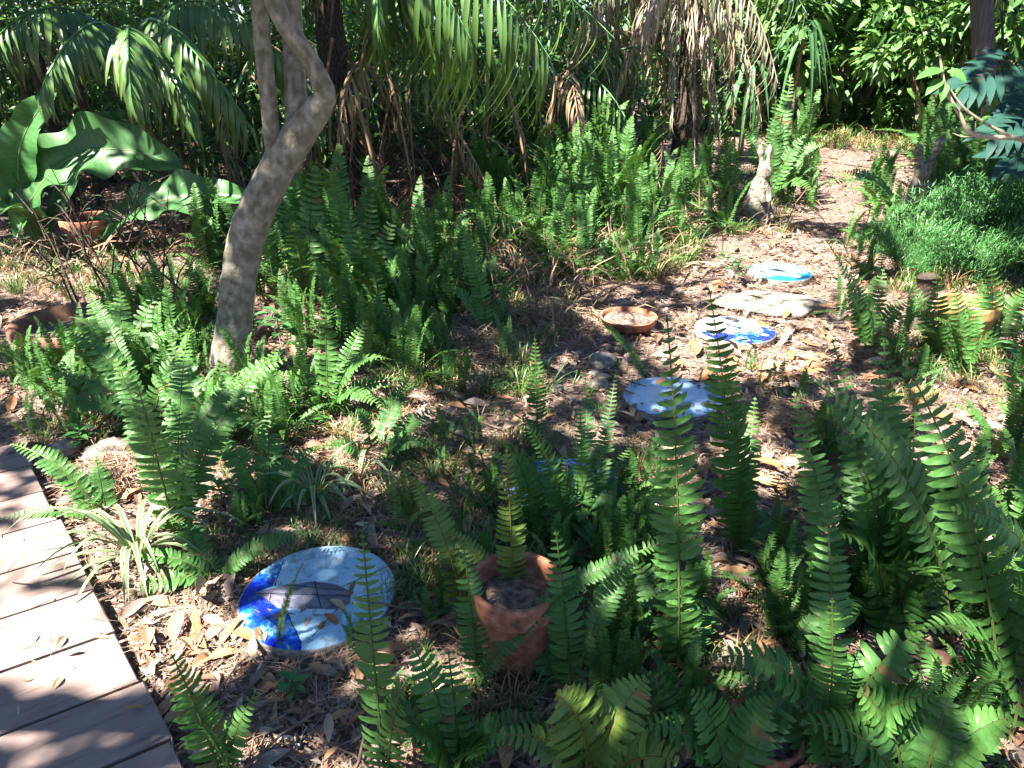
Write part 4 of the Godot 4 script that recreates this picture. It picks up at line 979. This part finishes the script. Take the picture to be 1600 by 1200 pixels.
	for z in zones:
		for q in z[3]:
			if z[1] == "ferns around the dark hollow": q[2] *= 1.3
			put.call(q[0] + rf(-6, 6), q[1] + rf(-4, 4), q[2] * 1.1, z[2], z[0], z[1], 14 if q[2] > 65 else 8)
			if z[1] in ["small ferns on the litter", "yellowing ferns", "ferns at the right edge"]: continue
			put.call(q[0] + rf(-38, 38), q[1] + rf(-22, 16), q[2] * rf(0.7, 1.1), z[2], z[0], z[1], 12 if q[2] > 65 else 7)

# ---------------------------------------------------------------- spider plants, twiggy bush, weeds
func build_small_plants():
	var white := Color(0.42, 0.48, 0.28); var green := Color(0.05, 0.14, 0.05)
	for q in [[215, 868, 0.36, 30, "large white-striped spider plant at the deck edge"], [492, 775, 0.27, 18, "smaller white-striped spider plant in the shaded litter"], [560, 745, 0.2, 10, "small striped spider plant below the needle heap"]]:
		var p := gp(q[0], q[1])
		var o := thing("spider_plant", q[4], "plant", Vector3(p.x, -0.01, p.z))
		for i in q[3]:
			var mb := MB.new(); var an: float = TAU * i / q[3] * 2.4 + rf(-0.3, 0.3)
			var out := Vector3(sin(an), 0, cos(an)); var l: float = q[2] * rf(0.6, 1.1); var up := rf(0.35, 0.95)
			blade(mb, out * 0.01, out * l * 0.35 + Vector3(0, l * up, 0), out * l * rf(0.7, 1.0) + Vector3(0, max(0.02, l * (up - 0.55)), 0), (Vector3(0, 1, 0) - out * 0.3), 0.021, 0.3, green, green * 1.3, 8, white, 0.3)
			part("leaf", mb.mesh(M.broad, false), o)
	# twiggy dark bush over the bowl
	var p := gp(165, 500)
	var o := thing("twiggy_bush", "dark bare twiggy bush standing behind the oval clay bowl", "bush", Vector3(p.x, 0.0, p.z - 0.25))
	for i in 16:
		var mb := MB.new(); var a := Vector3(rf(-0.3, 0.4), -0.02, rf(-0.12, 0.12))
		var t := a + Vector3(rf(-0.45, 0.4), rf(0.35, 0.85), rf(-0.3, 0.2))
		tube(mb, [a, a.lerp(t, 0.5) + Vector3(rf(-0.07, 0.07), 0, 0), t], [0.008, 0.005, 0.002], 5)
		for k in 5:
			var s := a.lerp(t, rf(0.35, 0.9)); var e := s + Vector3(rf(-0.2, 0.2), rf(0.03, 0.2), rf(-0.12, 0.12))
			tube(mb, [s, s.lerp(e, 0.5) + Vector3(0, 0.02, 0), e], [0.004, 0.003, 0.001], 4)
		part("stem", mb.mesh(M.dark_bark), o)
	var lf := MB.new()
	for i in 150:
		var s := Vector3(rf(-0.6, 0.6), rf(0.12, 0.75), rf(-0.35, 0.3)); var dr := Vector3(rng.randfn(), rng.randfn() * 0.5, rng.randfn()).normalized() * rf(0.03, 0.06)
		blade(lf, s, s + dr * 0.5 + Vector3(0, 0.01, 0), s + dr, Vector3(0.1, 1, 0.1), 0.022, 0.2, Color(0.03, 0.09, 0.035), Color(0.045, 0.11, 0.04), 3)
	part("leaves", lf.mesh(M.broad, false), o)
	# little broad-leaved seedlings
	for q in [[1150, 440, 0.16], [440, 540, 0.2], [400, 530, 0.16], [920, 840, 0.14], [460, 1080, 0.05], [1500, 440, 0.28], [1580, 600, 0.2], [835, 440, 0.16], [130, 700, 0.1], [345, 780, 0.08], [1590, 540, 0.18], [1130, 415, 0.1], [1460, 330, 0.2], [350, 720, 0.09], [300, 850, 0.07], [545, 530, 0.16], [1360, 250, 0.22], [1270, 195, 0.4], [1400, 205, 0.3], [1230, 205, 0.35]]:
		var b := gp(q[0], q[1])
		var s := thing("seedling", "small broad-leaved seedling sprouting between ferns", "seedling", Vector3(b.x, -0.01, b.z), "broad-leaved seedlings")
		var sm := MB.new(); tube(sm, [Vector3.ZERO, Vector3(rf(-0.1, 0.1), 0.5, 0) * q[2], Vector3(rf(-0.15, 0.15), 1.0, 0) * q[2]], [0.004, 0.003, 0.002], 4)
		part("stem", sm.mesh(M.twig), s)
		for i in 8:
			var mb := MB.new(); var an := i * 2.4; var out := Vector3(sin(an), 0.2, cos(an)); var y: float = q[2] * (0.4 + 0.08 * i); var l: float = 0.03 + q[2] * 0.4
			var col := Color(0.06, 0.18, 0.05) * rf(0.8, 1.3)
			blade(mb, Vector3(0, y, 0), Vector3(0, y + l * 0.2, 0) + out * l * 0.5, Vector3(0, y - l * 0.1, 0) + out * l, Vector3(0, 1, 0), l * 0.45, 0.2, col, col, 5)
			part("leaf", mb.mesh(M.broad, false), s)

# ---------------------------------------------------------------- right side: asparagus fern, split-leaf plant, post, pale branch
func build_right_side():
	var sprays := []
	for k in 4:
		var mb := MB.new(); var ps := []; var rs := []
		var t := Vector3(rf(-0.1, 0.1), rf(0.3, 0.6), rf(0.55, 0.85))
		for i in 9:
			ps.append(bez(Vector3.ZERO, Vector3(0, 0.6, 0.25), t, i / 8.0)); rs.append(0.004)
		tube(mb, ps, rs, 4, 0.0, Color(0.07, 0.14, 0.03))
		for i in 950:
			var u := pow(rng.randf(), 0.7)
			var p := bez(Vector3.ZERO, Vector3(0, 0.6, 0.25), t, u)
			var br := Vector3(rng.randfn(), rng.randfn(), rng.randfn()).normalized() * rf(0.02, 0.22) * (1.15 - u * 0.6)
			var e := p + br; var n2 := Vector3(rng.randfn(), rng.randfn() + 0.3, rng.randfn()).normalized() * 0.055
			var sdv := n2.cross(Vector3(0.3, 1, 0.2)).normalized() * 0.0045
			var s := mb.v.size(); var col := Color(0.06, 0.185, 0.05) * rf(0.7, 1.35)
			for w in [e - n2 * 0.5, e + sdv, e + n2 * 0.5, e - sdv]:
				mb.v.append(w); mb.c.append(col)
			mb.quad(s, s + 1, s + 2, s + 3)
		sprays.append(mb.mesh(M.broad, false))
	for q in [[1520, 445, 0.78, "feathery asparagus fern cascading over the ochre pot"], [1405, 435, 0.4, "feathery asparagus fern beside the wide-eared rabbit"], [1605, 440, 0.9, "feathery asparagus fern under the dark split leaves"], [1470, 425, 0.55, "feathery asparagus fern behind the stump"]]:
		var b := gp(q[0], q[1])
		var o := thing("asparagus_fern", q[3], "fern", Vector3(b.x, 0, b.z))
		for i in 15:
			var s := part("spray", sprays[i % 4], o)
			s.rotation.y = TAU * i / 15.0 + rf(-0.3, 0.3); s.scale = Vector3(1, rf(0.9, 1.9), 1) * q[2] * rf(0.6, 1.15)
	# dark split-leaf philodendron
	var d := 5.0
	var pb := Vector3(dp(1640, 300, d).x + 0.15, 0, -d)
	var ph := thing("split_leaf_plant", "dark blue-green plant with deeply split leaves by the brown post", "plant", pb)
	for q in [[[1590, 92], [1500, 140], 0.2], [[1630, 170], [1545, 215], 0.0], [[1640, 130], [1570, 190], 0.3], [[1660, 230], [1560, 250], -0.1], [[1660, 60], [1620, 20], 0.3], [[1690, 190], [1640, 280], -0.3]]:
		var a := dp(q[0][0], q[0][1], d + q[2]) - pb; var t := dp(q[1][0], q[1][1], d + q[2] - 0.15) - pb
		var st := MB.new(); tube(st, [Vector3(rf(-0.04, 0.04), -0.02, 0), Vector3(a.x * 0.4 + 0.1, a.y * 0.7, a.z * 0.4), a], [0.014, 0.011, 0.008], 5)
		var lf := part("leaf_stalk", st.mesh(M.twig), ph)
		var ax := t - a; var ln := ax.length(); var side := ax.normalized().cross(Vector3(-0.1, 0.8, 0.6)).normalized()
		for i in 8:
			for sg in [-1.0, 1.0]:
				var u := i / 7.0; var mb := MB.new()
				var s0 := a + ax * (u * 0.85); var e: Vector3 = s0 + side * sg * ln * (0.52 - 0.30 * u) + ax * (0.20 + 0.2 * u) + Vector3(0, -0.04, 0)
				var col := Color(0.02, 0.065, 0.05) * rf(0.8, 1.25)
				blade(mb, s0, s0.lerp(e, 0.5) + Vector3(0, 0.03, 0), e, Vector3(-0.1, 0.9, 0.5), ln * 0.15, 0.1, col, col, 4, null, 0.5)
				part("lobe", mb.mesh(M.nest), lf)
	# square post and thin pole
	var pp := gp(1545, 292)
	var ptop := (dp(1529, -120, -pp.z) - pp)
	var pup := ptop.normalized()
	var po := thing("garden_post", "square brown wooden post rising behind the split leaves", "post", pp)
	var pside := pup.cross(Vector3(0, 0, 1)).normalized(); var pfr := pside.cross(pup)
	var mb2 := MB.new(); box(mb2, ptop * 0.48, pside * 0.075, ptop * 0.52, pfr * 0.075, 0.006); part("timber", mb2.mesh(M.post, false), po)
	var mb3 := MB.new(); box(mb3, ptop * 1.0 + pup * 0.031, pside * 0.095, pup * 0.03, pfr * 0.095, 0.006); part("cap", mb3.mesh(M.post, false), po)
	var mp := MB.new(); tube(mp, [-pup * 0.05, ptop * 0.5 + Vector3(0.01, 0, 0), ptop * 1.1], [0.013, 0.013, 0.012], 8)
	solo("thin_pole", mp.mesh(M.dark_bark), "thin dark pole standing right of the square post", "pole", Vector3(pp.x + 0.24, 0, pp.z - 0.1))
	# pale bare branch reaching in
	var dd := 4.6
	var b0 := dp(1680, 330, dd)
	b0.y = 0.0
	var br := thing("bare_branch", "pale bare branch reaching in above the right-hand ferns", "branch", b0)
	var seg = func(l: Array, r: Array):
		var ps := []
		for x in l: ps.append(dp(x[0], x[1], dd) - b0)
		var sp := smooth_path(ps, r, 4); var m := MB.new(); tube(m, sp[0], sp[1], 7, 0.08); part("limb", m.mesh(M.pale_twig), br)
	var trunkm := MB.new(); tube(trunkm, [Vector3(0, -0.05, 0), Vector3(0.02, 0.4, 0), dp(1650, 218, dd) - b0], [0.03, 0.025, 0.016], 8); part("stem", trunkm.mesh(M.pale_twig), br)
	seg.call([[1650, 218], [1590, 216], [1520, 210], [1500, 180], [1478, 140], [1468, 86]], [0.016, 0.014, 0.013, 0.011, 0.009, 0.005])
	seg.call([[1650, 245], [1600, 222], [1545, 196], [1505, 168], [1482, 135]], [0.012, 0.01, 0.009, 0.007, 0.004])
	seg.call([[1525, 212], [1505, 214], [1488, 208]], [0.006, 0.004, 0.002])
	seg.call([[1524, 206], [1524, 190]], [0.004, 0.003])
	for q in [[1475, 110, 1430, 125, 0.05], [1475, 125, 1445, 150, 0.05], [1480, 112, 1510, 130, 0.06], [1476, 130, 1470, 160, 0.05], [1500, 175, 1480, 165, 0.03], [1530, 195, 1550, 185, 0.04]]:
		var m := MB.new(); var a := dp(q[0], q[1], dd) - b0; var t := dp(q[2], q[3], dd - 0.05) - b0; var col := Color(0.08, 0.22, 0.05) * rf(0.8, 1.2)
		blade(m, a, a.lerp(t, 0.5) + Vector3(0, 0.03, 0), t, Vector3(0, 0.8, 0.6), q[4] * 1.4, 0.2, col, col, 6)
		part("leaf", m.mesh(M.broad, false), br)

# ---------------------------------------------------------------- litter
func inside_deck(x, z) -> bool:
	var e := Vector2(x + 0.800, z + 1.290)
	return e.dot(Vector2(-0.768, 0.640)) > -0.02
func litter_leaf(curl: float, w: float, seg := 4) -> ArrayMesh:
	var mb := MB.new()
	blade(mb, Vector3(-0.5, 0, 0), Vector3(0, curl, 0), Vector3(0.5, curl * 0.3, 0), Vector3.UP, w, curl * 1.5, Color(1, 1, 1), Color(0.85, 0.82, 0.8), seg, null, 0.45)
	return mb.mesh(M.dry, false)
func build_litter():
	var br := [Color(0.37, 0.225, 0.15), Color(0.26, 0.165, 0.12), Color(0.46, 0.35, 0.275), Color(0.32, 0.27, 0.235), Color(0.15, 0.10, 0.075), Color(0.40, 0.22, 0.12), Color(0.54, 0.45, 0.38), Color(0.31, 0.18, 0.11)]
	var shapes := [litter_leaf(0.28, 0.42), litter_leaf(0.15, 0.3), litter_leaf(-0.2, 0.5), litter_leaf(0.05, 0.18)]
	var straw := MB.new()
	tube(straw, [Vector3(-0.5, 0, 0), Vector3(-0.1, 0.04, 0.05), Vector3(0.5, 0.0, 0)], [0.006, 0.007, 0.003], 3, 0.0, Color(1, 1, 1))
	var straw_mesh := straw.mesh(M.dry, false)
	var root := Node3D.new(); root.name = "leaf_litter"; root.set_meta("kind", "stuff"); add_child(root)
	var scatter = func(mesh, n, s0, s1, pal, called, flat):
		var mm := MultiMesh.new(); mm.transform_format = MultiMesh.TRANSFORM_3D; mm.use_colors = true; mm.mesh = mesh; mm.instance_count = n
		var i := 0
		while i < n:
			var d: float = 0.75 * exp(rng.randf() * log(15.0 / 0.75))
			var x := rf(-1, 1) * (d * 0.82 + 0.5)
			if inside_deck(x, -d) and rng.randf() > 0.01: continue
			if hn.get_noise_2d(x * 150.0 + 40.0, -d * 150.0) < -0.08 and rng.randf() < 0.6: continue
			var sc: float = rf(s0, s1) * (1.0 + d * 0.08)
			var b := Basis.from_euler(Vector3(rf(-flat, flat), rf(0, TAU), rf(-flat, flat))).scaled(Vector3.ONE * sc)
			var y := (0.034 if inside_deck(x, -d) else gy(x, -d) - 0.012 + rf(0.0, 0.018))
			mm.set_instance_transform(i, Transform3D(b, Vector3(x, y, -d)))
			mm.set_instance_color(i, pal[rng.randi() % pal.size()] * rf(0.7, 1.25))
			i += 1
		var o := MultiMeshInstance3D.new(); o.multimesh = mm; o.name = called; root.add_child(o, true); o.set_meta("kind", "stuff")
	scatter.call(shapes[0], 15000, 0.010, 0.042, br, "leaf_scraps", 0.7)
	scatter.call(shapes[1], 17000, 0.010, 0.04, br, "leaf_scraps", 0.6)
	scatter.call(shapes[2], 13000, 0.008, 0.034, br, "leaf_scraps", 0.6)
	scatter.call(litter_leaf(0.25, 0.45, 5), 3600, 0.045, 0.10, [Color(0.36, 0.19, 0.10), Color(0.42, 0.24, 0.13), Color(0.24, 0.13, 0.085), Color(0.46, 0.34, 0.25), Color(0.27, 0.21, 0.175)], "dry_leaves", 0.5)
	scatter.call(shapes[3], 30000, 0.008, 0.036, br, "bark_chips", 0.6)
	scatter.call(straw_mesh, 60000, 0.03, 0.13, [Color(0.42, 0.29, 0.21), Color(0.31, 0.20, 0.14), Color(0.52, 0.42, 0.33), Color(0.22, 0.15, 0.11)], "needles", 0.18)
	# big fallen leaves, each its own
	var big := [litter_leaf(0.22, 0.36, 7), litter_leaf(0.12, 0.42, 7), litter_leaf(-0.18, 0.34, 7)]
	var mats := []
	for c in [Color(0.42, 0.24, 0.11), Color(0.34, 0.15, 0.06), Color(0.50, 0.36, 0.24), Color(0.26, 0.19, 0.15)]:
		var m := leaf_mat(c, 0.7, 0.2); mats.append(m)
	var leaf_at = func(px, py, l, k, m, label, group, tilt):
		var p := gp(px, py)
		var o := solo("fallen_leaf", big[k], label, "leaf", Vector3(p.x, gy(p.x, p.z) + 0.012, p.z), group)
		o.material_override = mats[m]; o.scale = Vector3.ONE * l
		o.rotation = Vector3(rf(-0.3, 0.3), rf(0, TAU), tilt)
	var up := gp(322, 940)
	var ul := solo("fallen_leaf", big[1], "pale brown leaf standing upright beside the striped spider plant", "leaf", Vector3(up.x, 0.06, up.z))
	ul.material_override = mats[2]; ul.scale = Vector3.ONE * 0.15; ul.rotation = Vector3(1.1, 0, 1.35)
	for q in [[1195, 738, 0.17, 0, 1, "long curled orange-brown leaf on shaded needles"], [1205, 765, 0.16, 1, 0, "flat brown leaf beneath the curled orange-brown leaf"], [1012, 516, 0.16, 1, 2, "pale leaf lying against the front of the clay saucer"], [1085, 545, 0.2, 1, 0, "tan leaf touching the cobalt stepping stone"], [1192, 498, 0.13, 0, 0, "tan leaf lying on top of the cobalt stepping stone"], [298, 995, 0.16, 2, 1, "rolled orange leaf standing in litter by the deck"], [385, 1003, 0.13, 1, 0, "long tan leaf pointing at the winged stepping stone"], [1195, 1157, 0.1, 1, 0, "orange leaf under the shaded bottom ferns"], [1070, 482, 0.14, 0, 1, "curled brown leaf behind the clay saucer"], [215, 1128, 0.05, 0, 0, "curled brown leaf lying on the plank deck"], [372, 990, 0.1, 1, 2, "white feathery dry leaf at the edge of the winged stepping stone"]]:
		leaf_at.call(q[0], q[1], q[2], q[3], q[4], q[5], "", rf(-0.25, 0.25))
		if q[0] == 215: get_child(get_child_count() - 1).position.y = 0.045
		if q[0] == 1192: get_child(get_child_count() - 1).position.y += 0.035
	for i in 190:
		var px := rf(1050, 1340); var py := rf(355, 600)
		if i >= 100: px = rf(230, 640); py = rf(880, 1190)
		if i >= 140: px = rf(600, 1290); py = rf(560, 800)
		if i >= 175: px = rf(1400, 1600); py = rf(560, 700)
		var p := gp(px, py)
		if inside_deck(p.x, p.z): continue
		leaf_at.call(px, py, rf(0.07, 0.14) if p.z < -2.6 else rf(0.04, 0.085), rng.randi() % 3, rng.randi() % 4, "dry brown leaf fallen on the litter", "fallen leaves on the litter", rf(-0.35, 0.35))
	# twigs
	var tw := []
	for k in 3:
		var mb := MB.new(); tube(mb, [Vector3(-0.5, 0, 0), Vector3(-0.15, 0.02, 0.04), Vector3(0.2, 0.0, -0.02), Vector3(0.5, 0.015, 0.03)], [0.012, 0.011, 0.009, 0.005], 5, 0.12)
		if k > 0: tube(mb, [Vector3(0.0, 0.005, 0.0), Vector3(0.16, 0.05, 0.14 * (k * 2 - 3))], [0.007, 0.003], 4)
		tw.append(mb.mesh(M.twig))
	for i in 46:
		var px := rf(300, 1350); var py := rf(430, 1190)
		var p := gp(px, py)
		if inside_deck(p.x, p.z): continue
		var o := solo("twig", tw[i % 3], "thin dry twig lying on the leaf litter", "twig", Vector3(p.x, gy(p.x, p.z) + 0.012, p.z), "twigs on the litter")
		o.scale = Vector3.ONE * rf(0.14, 0.42); o.rotation.y = rf(0, TAU)
	for q in [[70, 915, 0.2, -0.1], [85, 935, 0.13, 0.9], [110, 1018, 0.03, 1.2], [190, 1045, 0.05, 1.4]]:
		var p := gp(q[0], q[1], 0.03)
		var o := solo("twig", tw[0], "tiny dark twig lying on the plank deck", "twig", Vector3(p.x, 0.034, p.z), "twigs on the deck")
		o.scale = Vector3.ONE * q[2]; o.rotation.y = q[3]
	var gm := MB.new()
	for i in 9:
		var an := i * 2.4; var out := Vector3(sin(an), 0, cos(an)); var l := rf(0.5, 1.0)
		blade(gm, out * 0.04, out * l * 0.25 + Vector3(0, l * 0.8, 0), out * l * rf(0.5, 0.9) + Vector3(0, l * rf(0.3, 0.9), 0), out, 0.04, 0.2, Color(0.8, 0.85, 0.7), Color(1.2, 1.1, 0.9), 4, null, 0.3)
	var gmesh := gm.mesh(M.palm, false)
	var gx := []
	for z in [[[840, 440], [1090, 335], 900, 0.26], [[1130, 370], [1240, 260], 300, 0.2], [[1230, 235], [1450, 200], 800, 0.3], [[1390, 470], [1600, 300], 600, 0.2], [[0, 470], [320, 380], 500, 0.18], [[440, 470], [820, 330], 700, 0.25], [[600, 960], [1060, 700], 900, 0.14], [[620, 620], [900, 420], 900, 0.16], [[660, 760], [1000, 560], 350, 0.10], [[330, 900], [700, 640], 500, 0.11], [[60, 700], [640, 560], 600, 0.13], [[1380, 640], [1600, 520], 350, 0.15], [[660, 1180], [1300, 950], 350, 0.12]]:
		for i in z[2]:
			var g := gp(rf(z[0][0], z[1][0]), rf(z[1][1], z[0][1]))
			if hn.get_noise_2d(g.x * 230.0, g.z * 230.0) < -0.05: continue
			gx.append([g, z[3] * rf(0.4, 1.1)])
	var gmm := MultiMesh.new(); gmm.transform_format = MultiMesh.TRANSFORM_3D; gmm.use_colors = true; gmm.mesh = gmesh; gmm.instance_count = gx.size()
	for i in gx.size():
		var g: Vector3 = gx[i][0]
		gmm.set_instance_transform(i, Transform3D(Basis.from_euler(Vector3(rf(-0.3, 0.3), rf(0, TAU), rf(-0.3, 0.3))).scaled(Vector3.ONE * gx[i][1]), Vector3(g.x, gy(g.x, g.z) - 0.015, g.z)))
		gmm.set_instance_color(i, [Color(0.06, 0.16, 0.035), Color(0.10, 0.2, 0.045), Color(0.35, 0.25, 0.14), Color(0.26, 0.17, 0.10), Color(0.05, 0.13, 0.035)][rng.randi() % 5] * rf(0.8, 1.2))
	var go := MultiMeshInstance3D.new(); go.multimesh = gmm; go.name = "wild_grass"; add_child(go); go.set_meta("kind", "stuff")
	tag(go, "thin green and dry grass sprouting through the litter between the ferns", "grass")
	# heaps of pine needles
	for q in [[190, 745, 0.20, "needle heap at the deck corner in full sun"], [590, 715, 0.18, "needle heap under the arching sunlit fern"], [745, 545, 0.28, "brown needle heap in the shade of the tall frond"], [865, 500, 0.30, "needle heap below the light green ferns"], [1240, 650, 0.18, "needle heap behind the right-hand big fern"]]:
		var p := gp(q[0], q[1])
		var o := thing("needle_heap", q[3], "needles", Vector3(p.x, 0, p.z))
		var mb := MB.new()
		for i in 420:
			var a := rf(0, TAU); var r: float = q[2] * sqrt(rng.randf()); var y: float = q[2] * 0.42 * (1.0 - pow(r / q[2], 1.5)) * rng.randf()
			var c := Vector3(cos(a) * r, y + 0.005, sin(a) * r * 0.8); var dr := Vector3(rng.randfn(), rf(-0.35, 0.35), rng.randfn()).normalized() * rf(0.04, 0.10)
			var col := Color(0.26, 0.16, 0.10).lerp(Color(0.46, 0.34, 0.24), rng.randf())
			tube(mb, [c - dr, c + Vector3(0, 0.006, 0), c + dr], [0.0016, 0.002, 0.001], 3, 0.0, col)
		var hp := part("needles", mb.mesh(M.dry, false), o)
		hp.set_meta("kind", "stuff")

# ---------------------------------------------------------------- the trees overhead, out of the picture, that shade the garden
func build_canopy():
	# places on the ground, as the photograph shows them, where the sun comes through
	var holes := [[110, 1010, 155, 86], [60, 855, 90, 30], [40, 1165, 60, 36], [165, 1165, 40, 22], [250, 950, 120, 100], [360, 1010, 90, 50], [420, 1150, 120, 36], [220, 790, 140, 105], [560, 692, 85, 55], [150, 432, 190, 42], [50, 525, 50, 50], [1190, 420, 150, 62], [1160, 535, 170, 62], [1205, 732, 62, 44], [1520, 625, 95, 75], [1580, 910, 40, 40], [600, 1140, 50, 60], [1150, 1125, 45, 40], [1310, 275, 120, 66], [1310, 212, 200, 20], [1480, 480, 120, 60], [960, 395, 110, 50], [500, 530, 70, 40], [960, 500, 60, 18], [1060, 330, 80, 30], [330, 590, 60, 40], [840, 620, 26, 30], [700, 880, 40, 14], [1330, 470, 40, 40], [60, 620, 60, 30]]
	var lit := []                                              # sunlit things above the ground
	for q in [[90, 285, 5.4, 0.32], [45, 190, 5.4, 0.28], [190, 130, 5.0, 0.25], [1182, 250, 6.6, 0.16], [1110, 130, 8.6, 0.7], [1180, 60, 9.0, 0.6], [1300, 60, 12.5, 1.6], [1480, 60, 10.5, 0.9], [930, 340, 6.0, 0.7], [1235, 190, 6.8, 0.5], [230, 680, 2.5, 0.22], [300, 560, 3.0, 0.3], [510, 560, 3.0, 0.25], [1450, 380, 5.6, 0.6], [1500, 480, 3.9, 0.25], [590, 1000, 1.4, 0.06], [838, 560, 2.7, 0.08], [80, 590, 3.2, 0.25], [850, 60, 6.5, 0.3], [1330, 150, 11.6, 0.8]]:
		lit.append([dp(q[0], q[1], q[2]), q[3]])
	var blocks = func(c: Vector3) -> bool:
		for t in lit:
			var k: float = (c.y - t[0].y) / -SUN.y
			var h: Vector3 = c + SUN * k - t[0]
			if Vector2(h.x, h.z).length() < t[1] + 0.04: return true
		return false
	var sunny = func(q: Vector3) -> bool:
		var px := to_px(q + SUN * q.y)
		for h in holes:
			var a: float = (px.x - h[0]) / h[2]; var b: float = (px.y - h[1]) / h[3]
			if a * a + b * b < 1.0: return true
		return blocks.call(q)
	var leafm := MB.new()
	blade(leafm, Vector3(-0.5, 0, 0), Vector3(0, 0.08, 0), Vector3(0.5, -0.05, 0), Vector3.UP, 0.5, 0.2, Color(0.05, 0.12, 0.03), Color(0.06, 0.14, 0.035), 4, null, 0.45)
	var lm := leafm.mesh(M.canopy, false)
	var trunks := [Vector3(-7.2, 0, -3.2), Vector3(-1.8, 0, 3.6), Vector3(-9.5, 0, -9.5), Vector3(7.5, 0, -4.0)]
	var labels := ["tall tree left of the deck whose crown shades the tree bed", "tall tree behind the viewer shading the bottom ferns", "tall tree shading the dark palm hollow", "tall tree right of the garden shading its edge"]
	var xf := [[], [], [], []]
	var spots := [[], [], [], []]
	var x := -10.5
	while x < 10.5:
		var z := 1.0
		while z > -15.0:
			var g := Vector3(x + rf(-0.2, 0.2), 0, z + rf(-0.2, 0.2))
			z -= 0.42
			if rng.randf() < 0.04: continue
			var cover := 70
			var c: Vector3 = g - SUN * rf(4.2, 6.2)
			var best := 0
			for k in 4:
				if c.distance_to(trunks[k] + Vector3(0, 5, 0)) < c.distance_to(trunks[best] + Vector3(0, 5, 0)): best = k
			spots[best].append(c)
			for i in cover:
				var q := c + Vector3(rng.randfn(), rng.randfn() * 0.7, rng.randfn()) * 0.17
				if rng.randf() > 0.03 and sunny.call(q): continue
				var s := rf(0.10, 0.21)
				xf[best].append(Transform3D(Basis.from_euler(Vector3(rf(-0.8, 0.8), rf(0, TAU), rf(-0.8, 0.8))).scaled(Vector3.ONE * s), q - trunks[best]))
		x += 0.42
	var aims := []
	for q in [[352, 560], [366, 480], [385, 380], [425, 280], [452, 232], [484, 188], [420, 160], [460, 120], [490, 110], [455, 40], [410, 40], [430, 0]]: aims.append([dp(q[0], q[1], 3.42), 1])
	for q in [[480, 930], [560, 910], [530, 960], [600, 930], [1050, 620], [1000, 640], [1090, 610], [885, 765], [860, 780], [920, 760], [640, 960], [700, 900], [780, 1000], [820, 980], [800, 1040], [760, 960]]: aims.append([gp(q[0], q[1]), 1])
	for i in 150: aims.append([Vector3(rf(-4.2, 2.0), rf(0.1, 1.9), rf(-9.5, -5.6)), 0])
	for q in aims:
		var c: Vector3 = q[0] - SUN * rf(4.0, 5.4)
		if q[1] == 0 and blocks.call(c): continue
		var best := 0
		for k in 4:
			if c.distance_to(trunks[k] + Vector3(0, 5, 0)) < c.distance_to(trunks[best] + Vector3(0, 5, 0)): best = k
		spots[best].append(c)
		for i in 26:
			var e := c + Vector3(rng.randfn(), rng.randfn() * 0.7, rng.randfn()) * 0.16
			if sunny.call(e): continue
			xf[best].append(Transform3D(Basis.from_euler(Vector3(rf(-0.8, 0.8), rf(0, TAU), rf(-0.8, 0.8))).scaled(Vector3.ONE * rf(0.1, 0.19)), e - trunks[best]))
	for k in 4:
		if spots[k].is_empty(): continue
		var o := thing("shade_tree", labels[k], "tree", trunks[k])
		var tb := MB.new(); var sp := smooth_path([Vector3(0, -0.1, 0), Vector3(0.1, 1.5, 0.05), Vector3(0, 3.2, 0), Vector3(0.05, 5.0, 0)], [0.28, 0.22, 0.19, 0.10], 5)
		tube(tb, sp[0], sp[1], 14, 0.05); part("trunk", tb.mesh(M.bark), o)
		for i in 14:
			var e: Vector3 = spots[k][rng.randi() % spots[k].size()] - trunks[k]
			var lb := MB.new(); var s := Vector3(0.02, rf(2.6, 4.4), 0)
			tube(lb, [s, s.lerp(e, 0.5) + Vector3(0, 0.35, 0), e], [0.07, 0.045, 0.012], 7, 0.06)
			part("limb", lb.mesh(M.bark), o)
		var mm := MultiMesh.new(); mm.transform_format = MultiMesh.TRANSFORM_3D; mm.mesh = lm; mm.instance_count = xf[k].size()
		for i in xf[k].size(): mm.set_instance_transform(i, xf[k][i])
		var cr := MultiMeshInstance3D.new(); cr.multimesh = mm; cr.name = "crown"; o.add_child(cr, true); cr.set_meta("kind", "stuff")
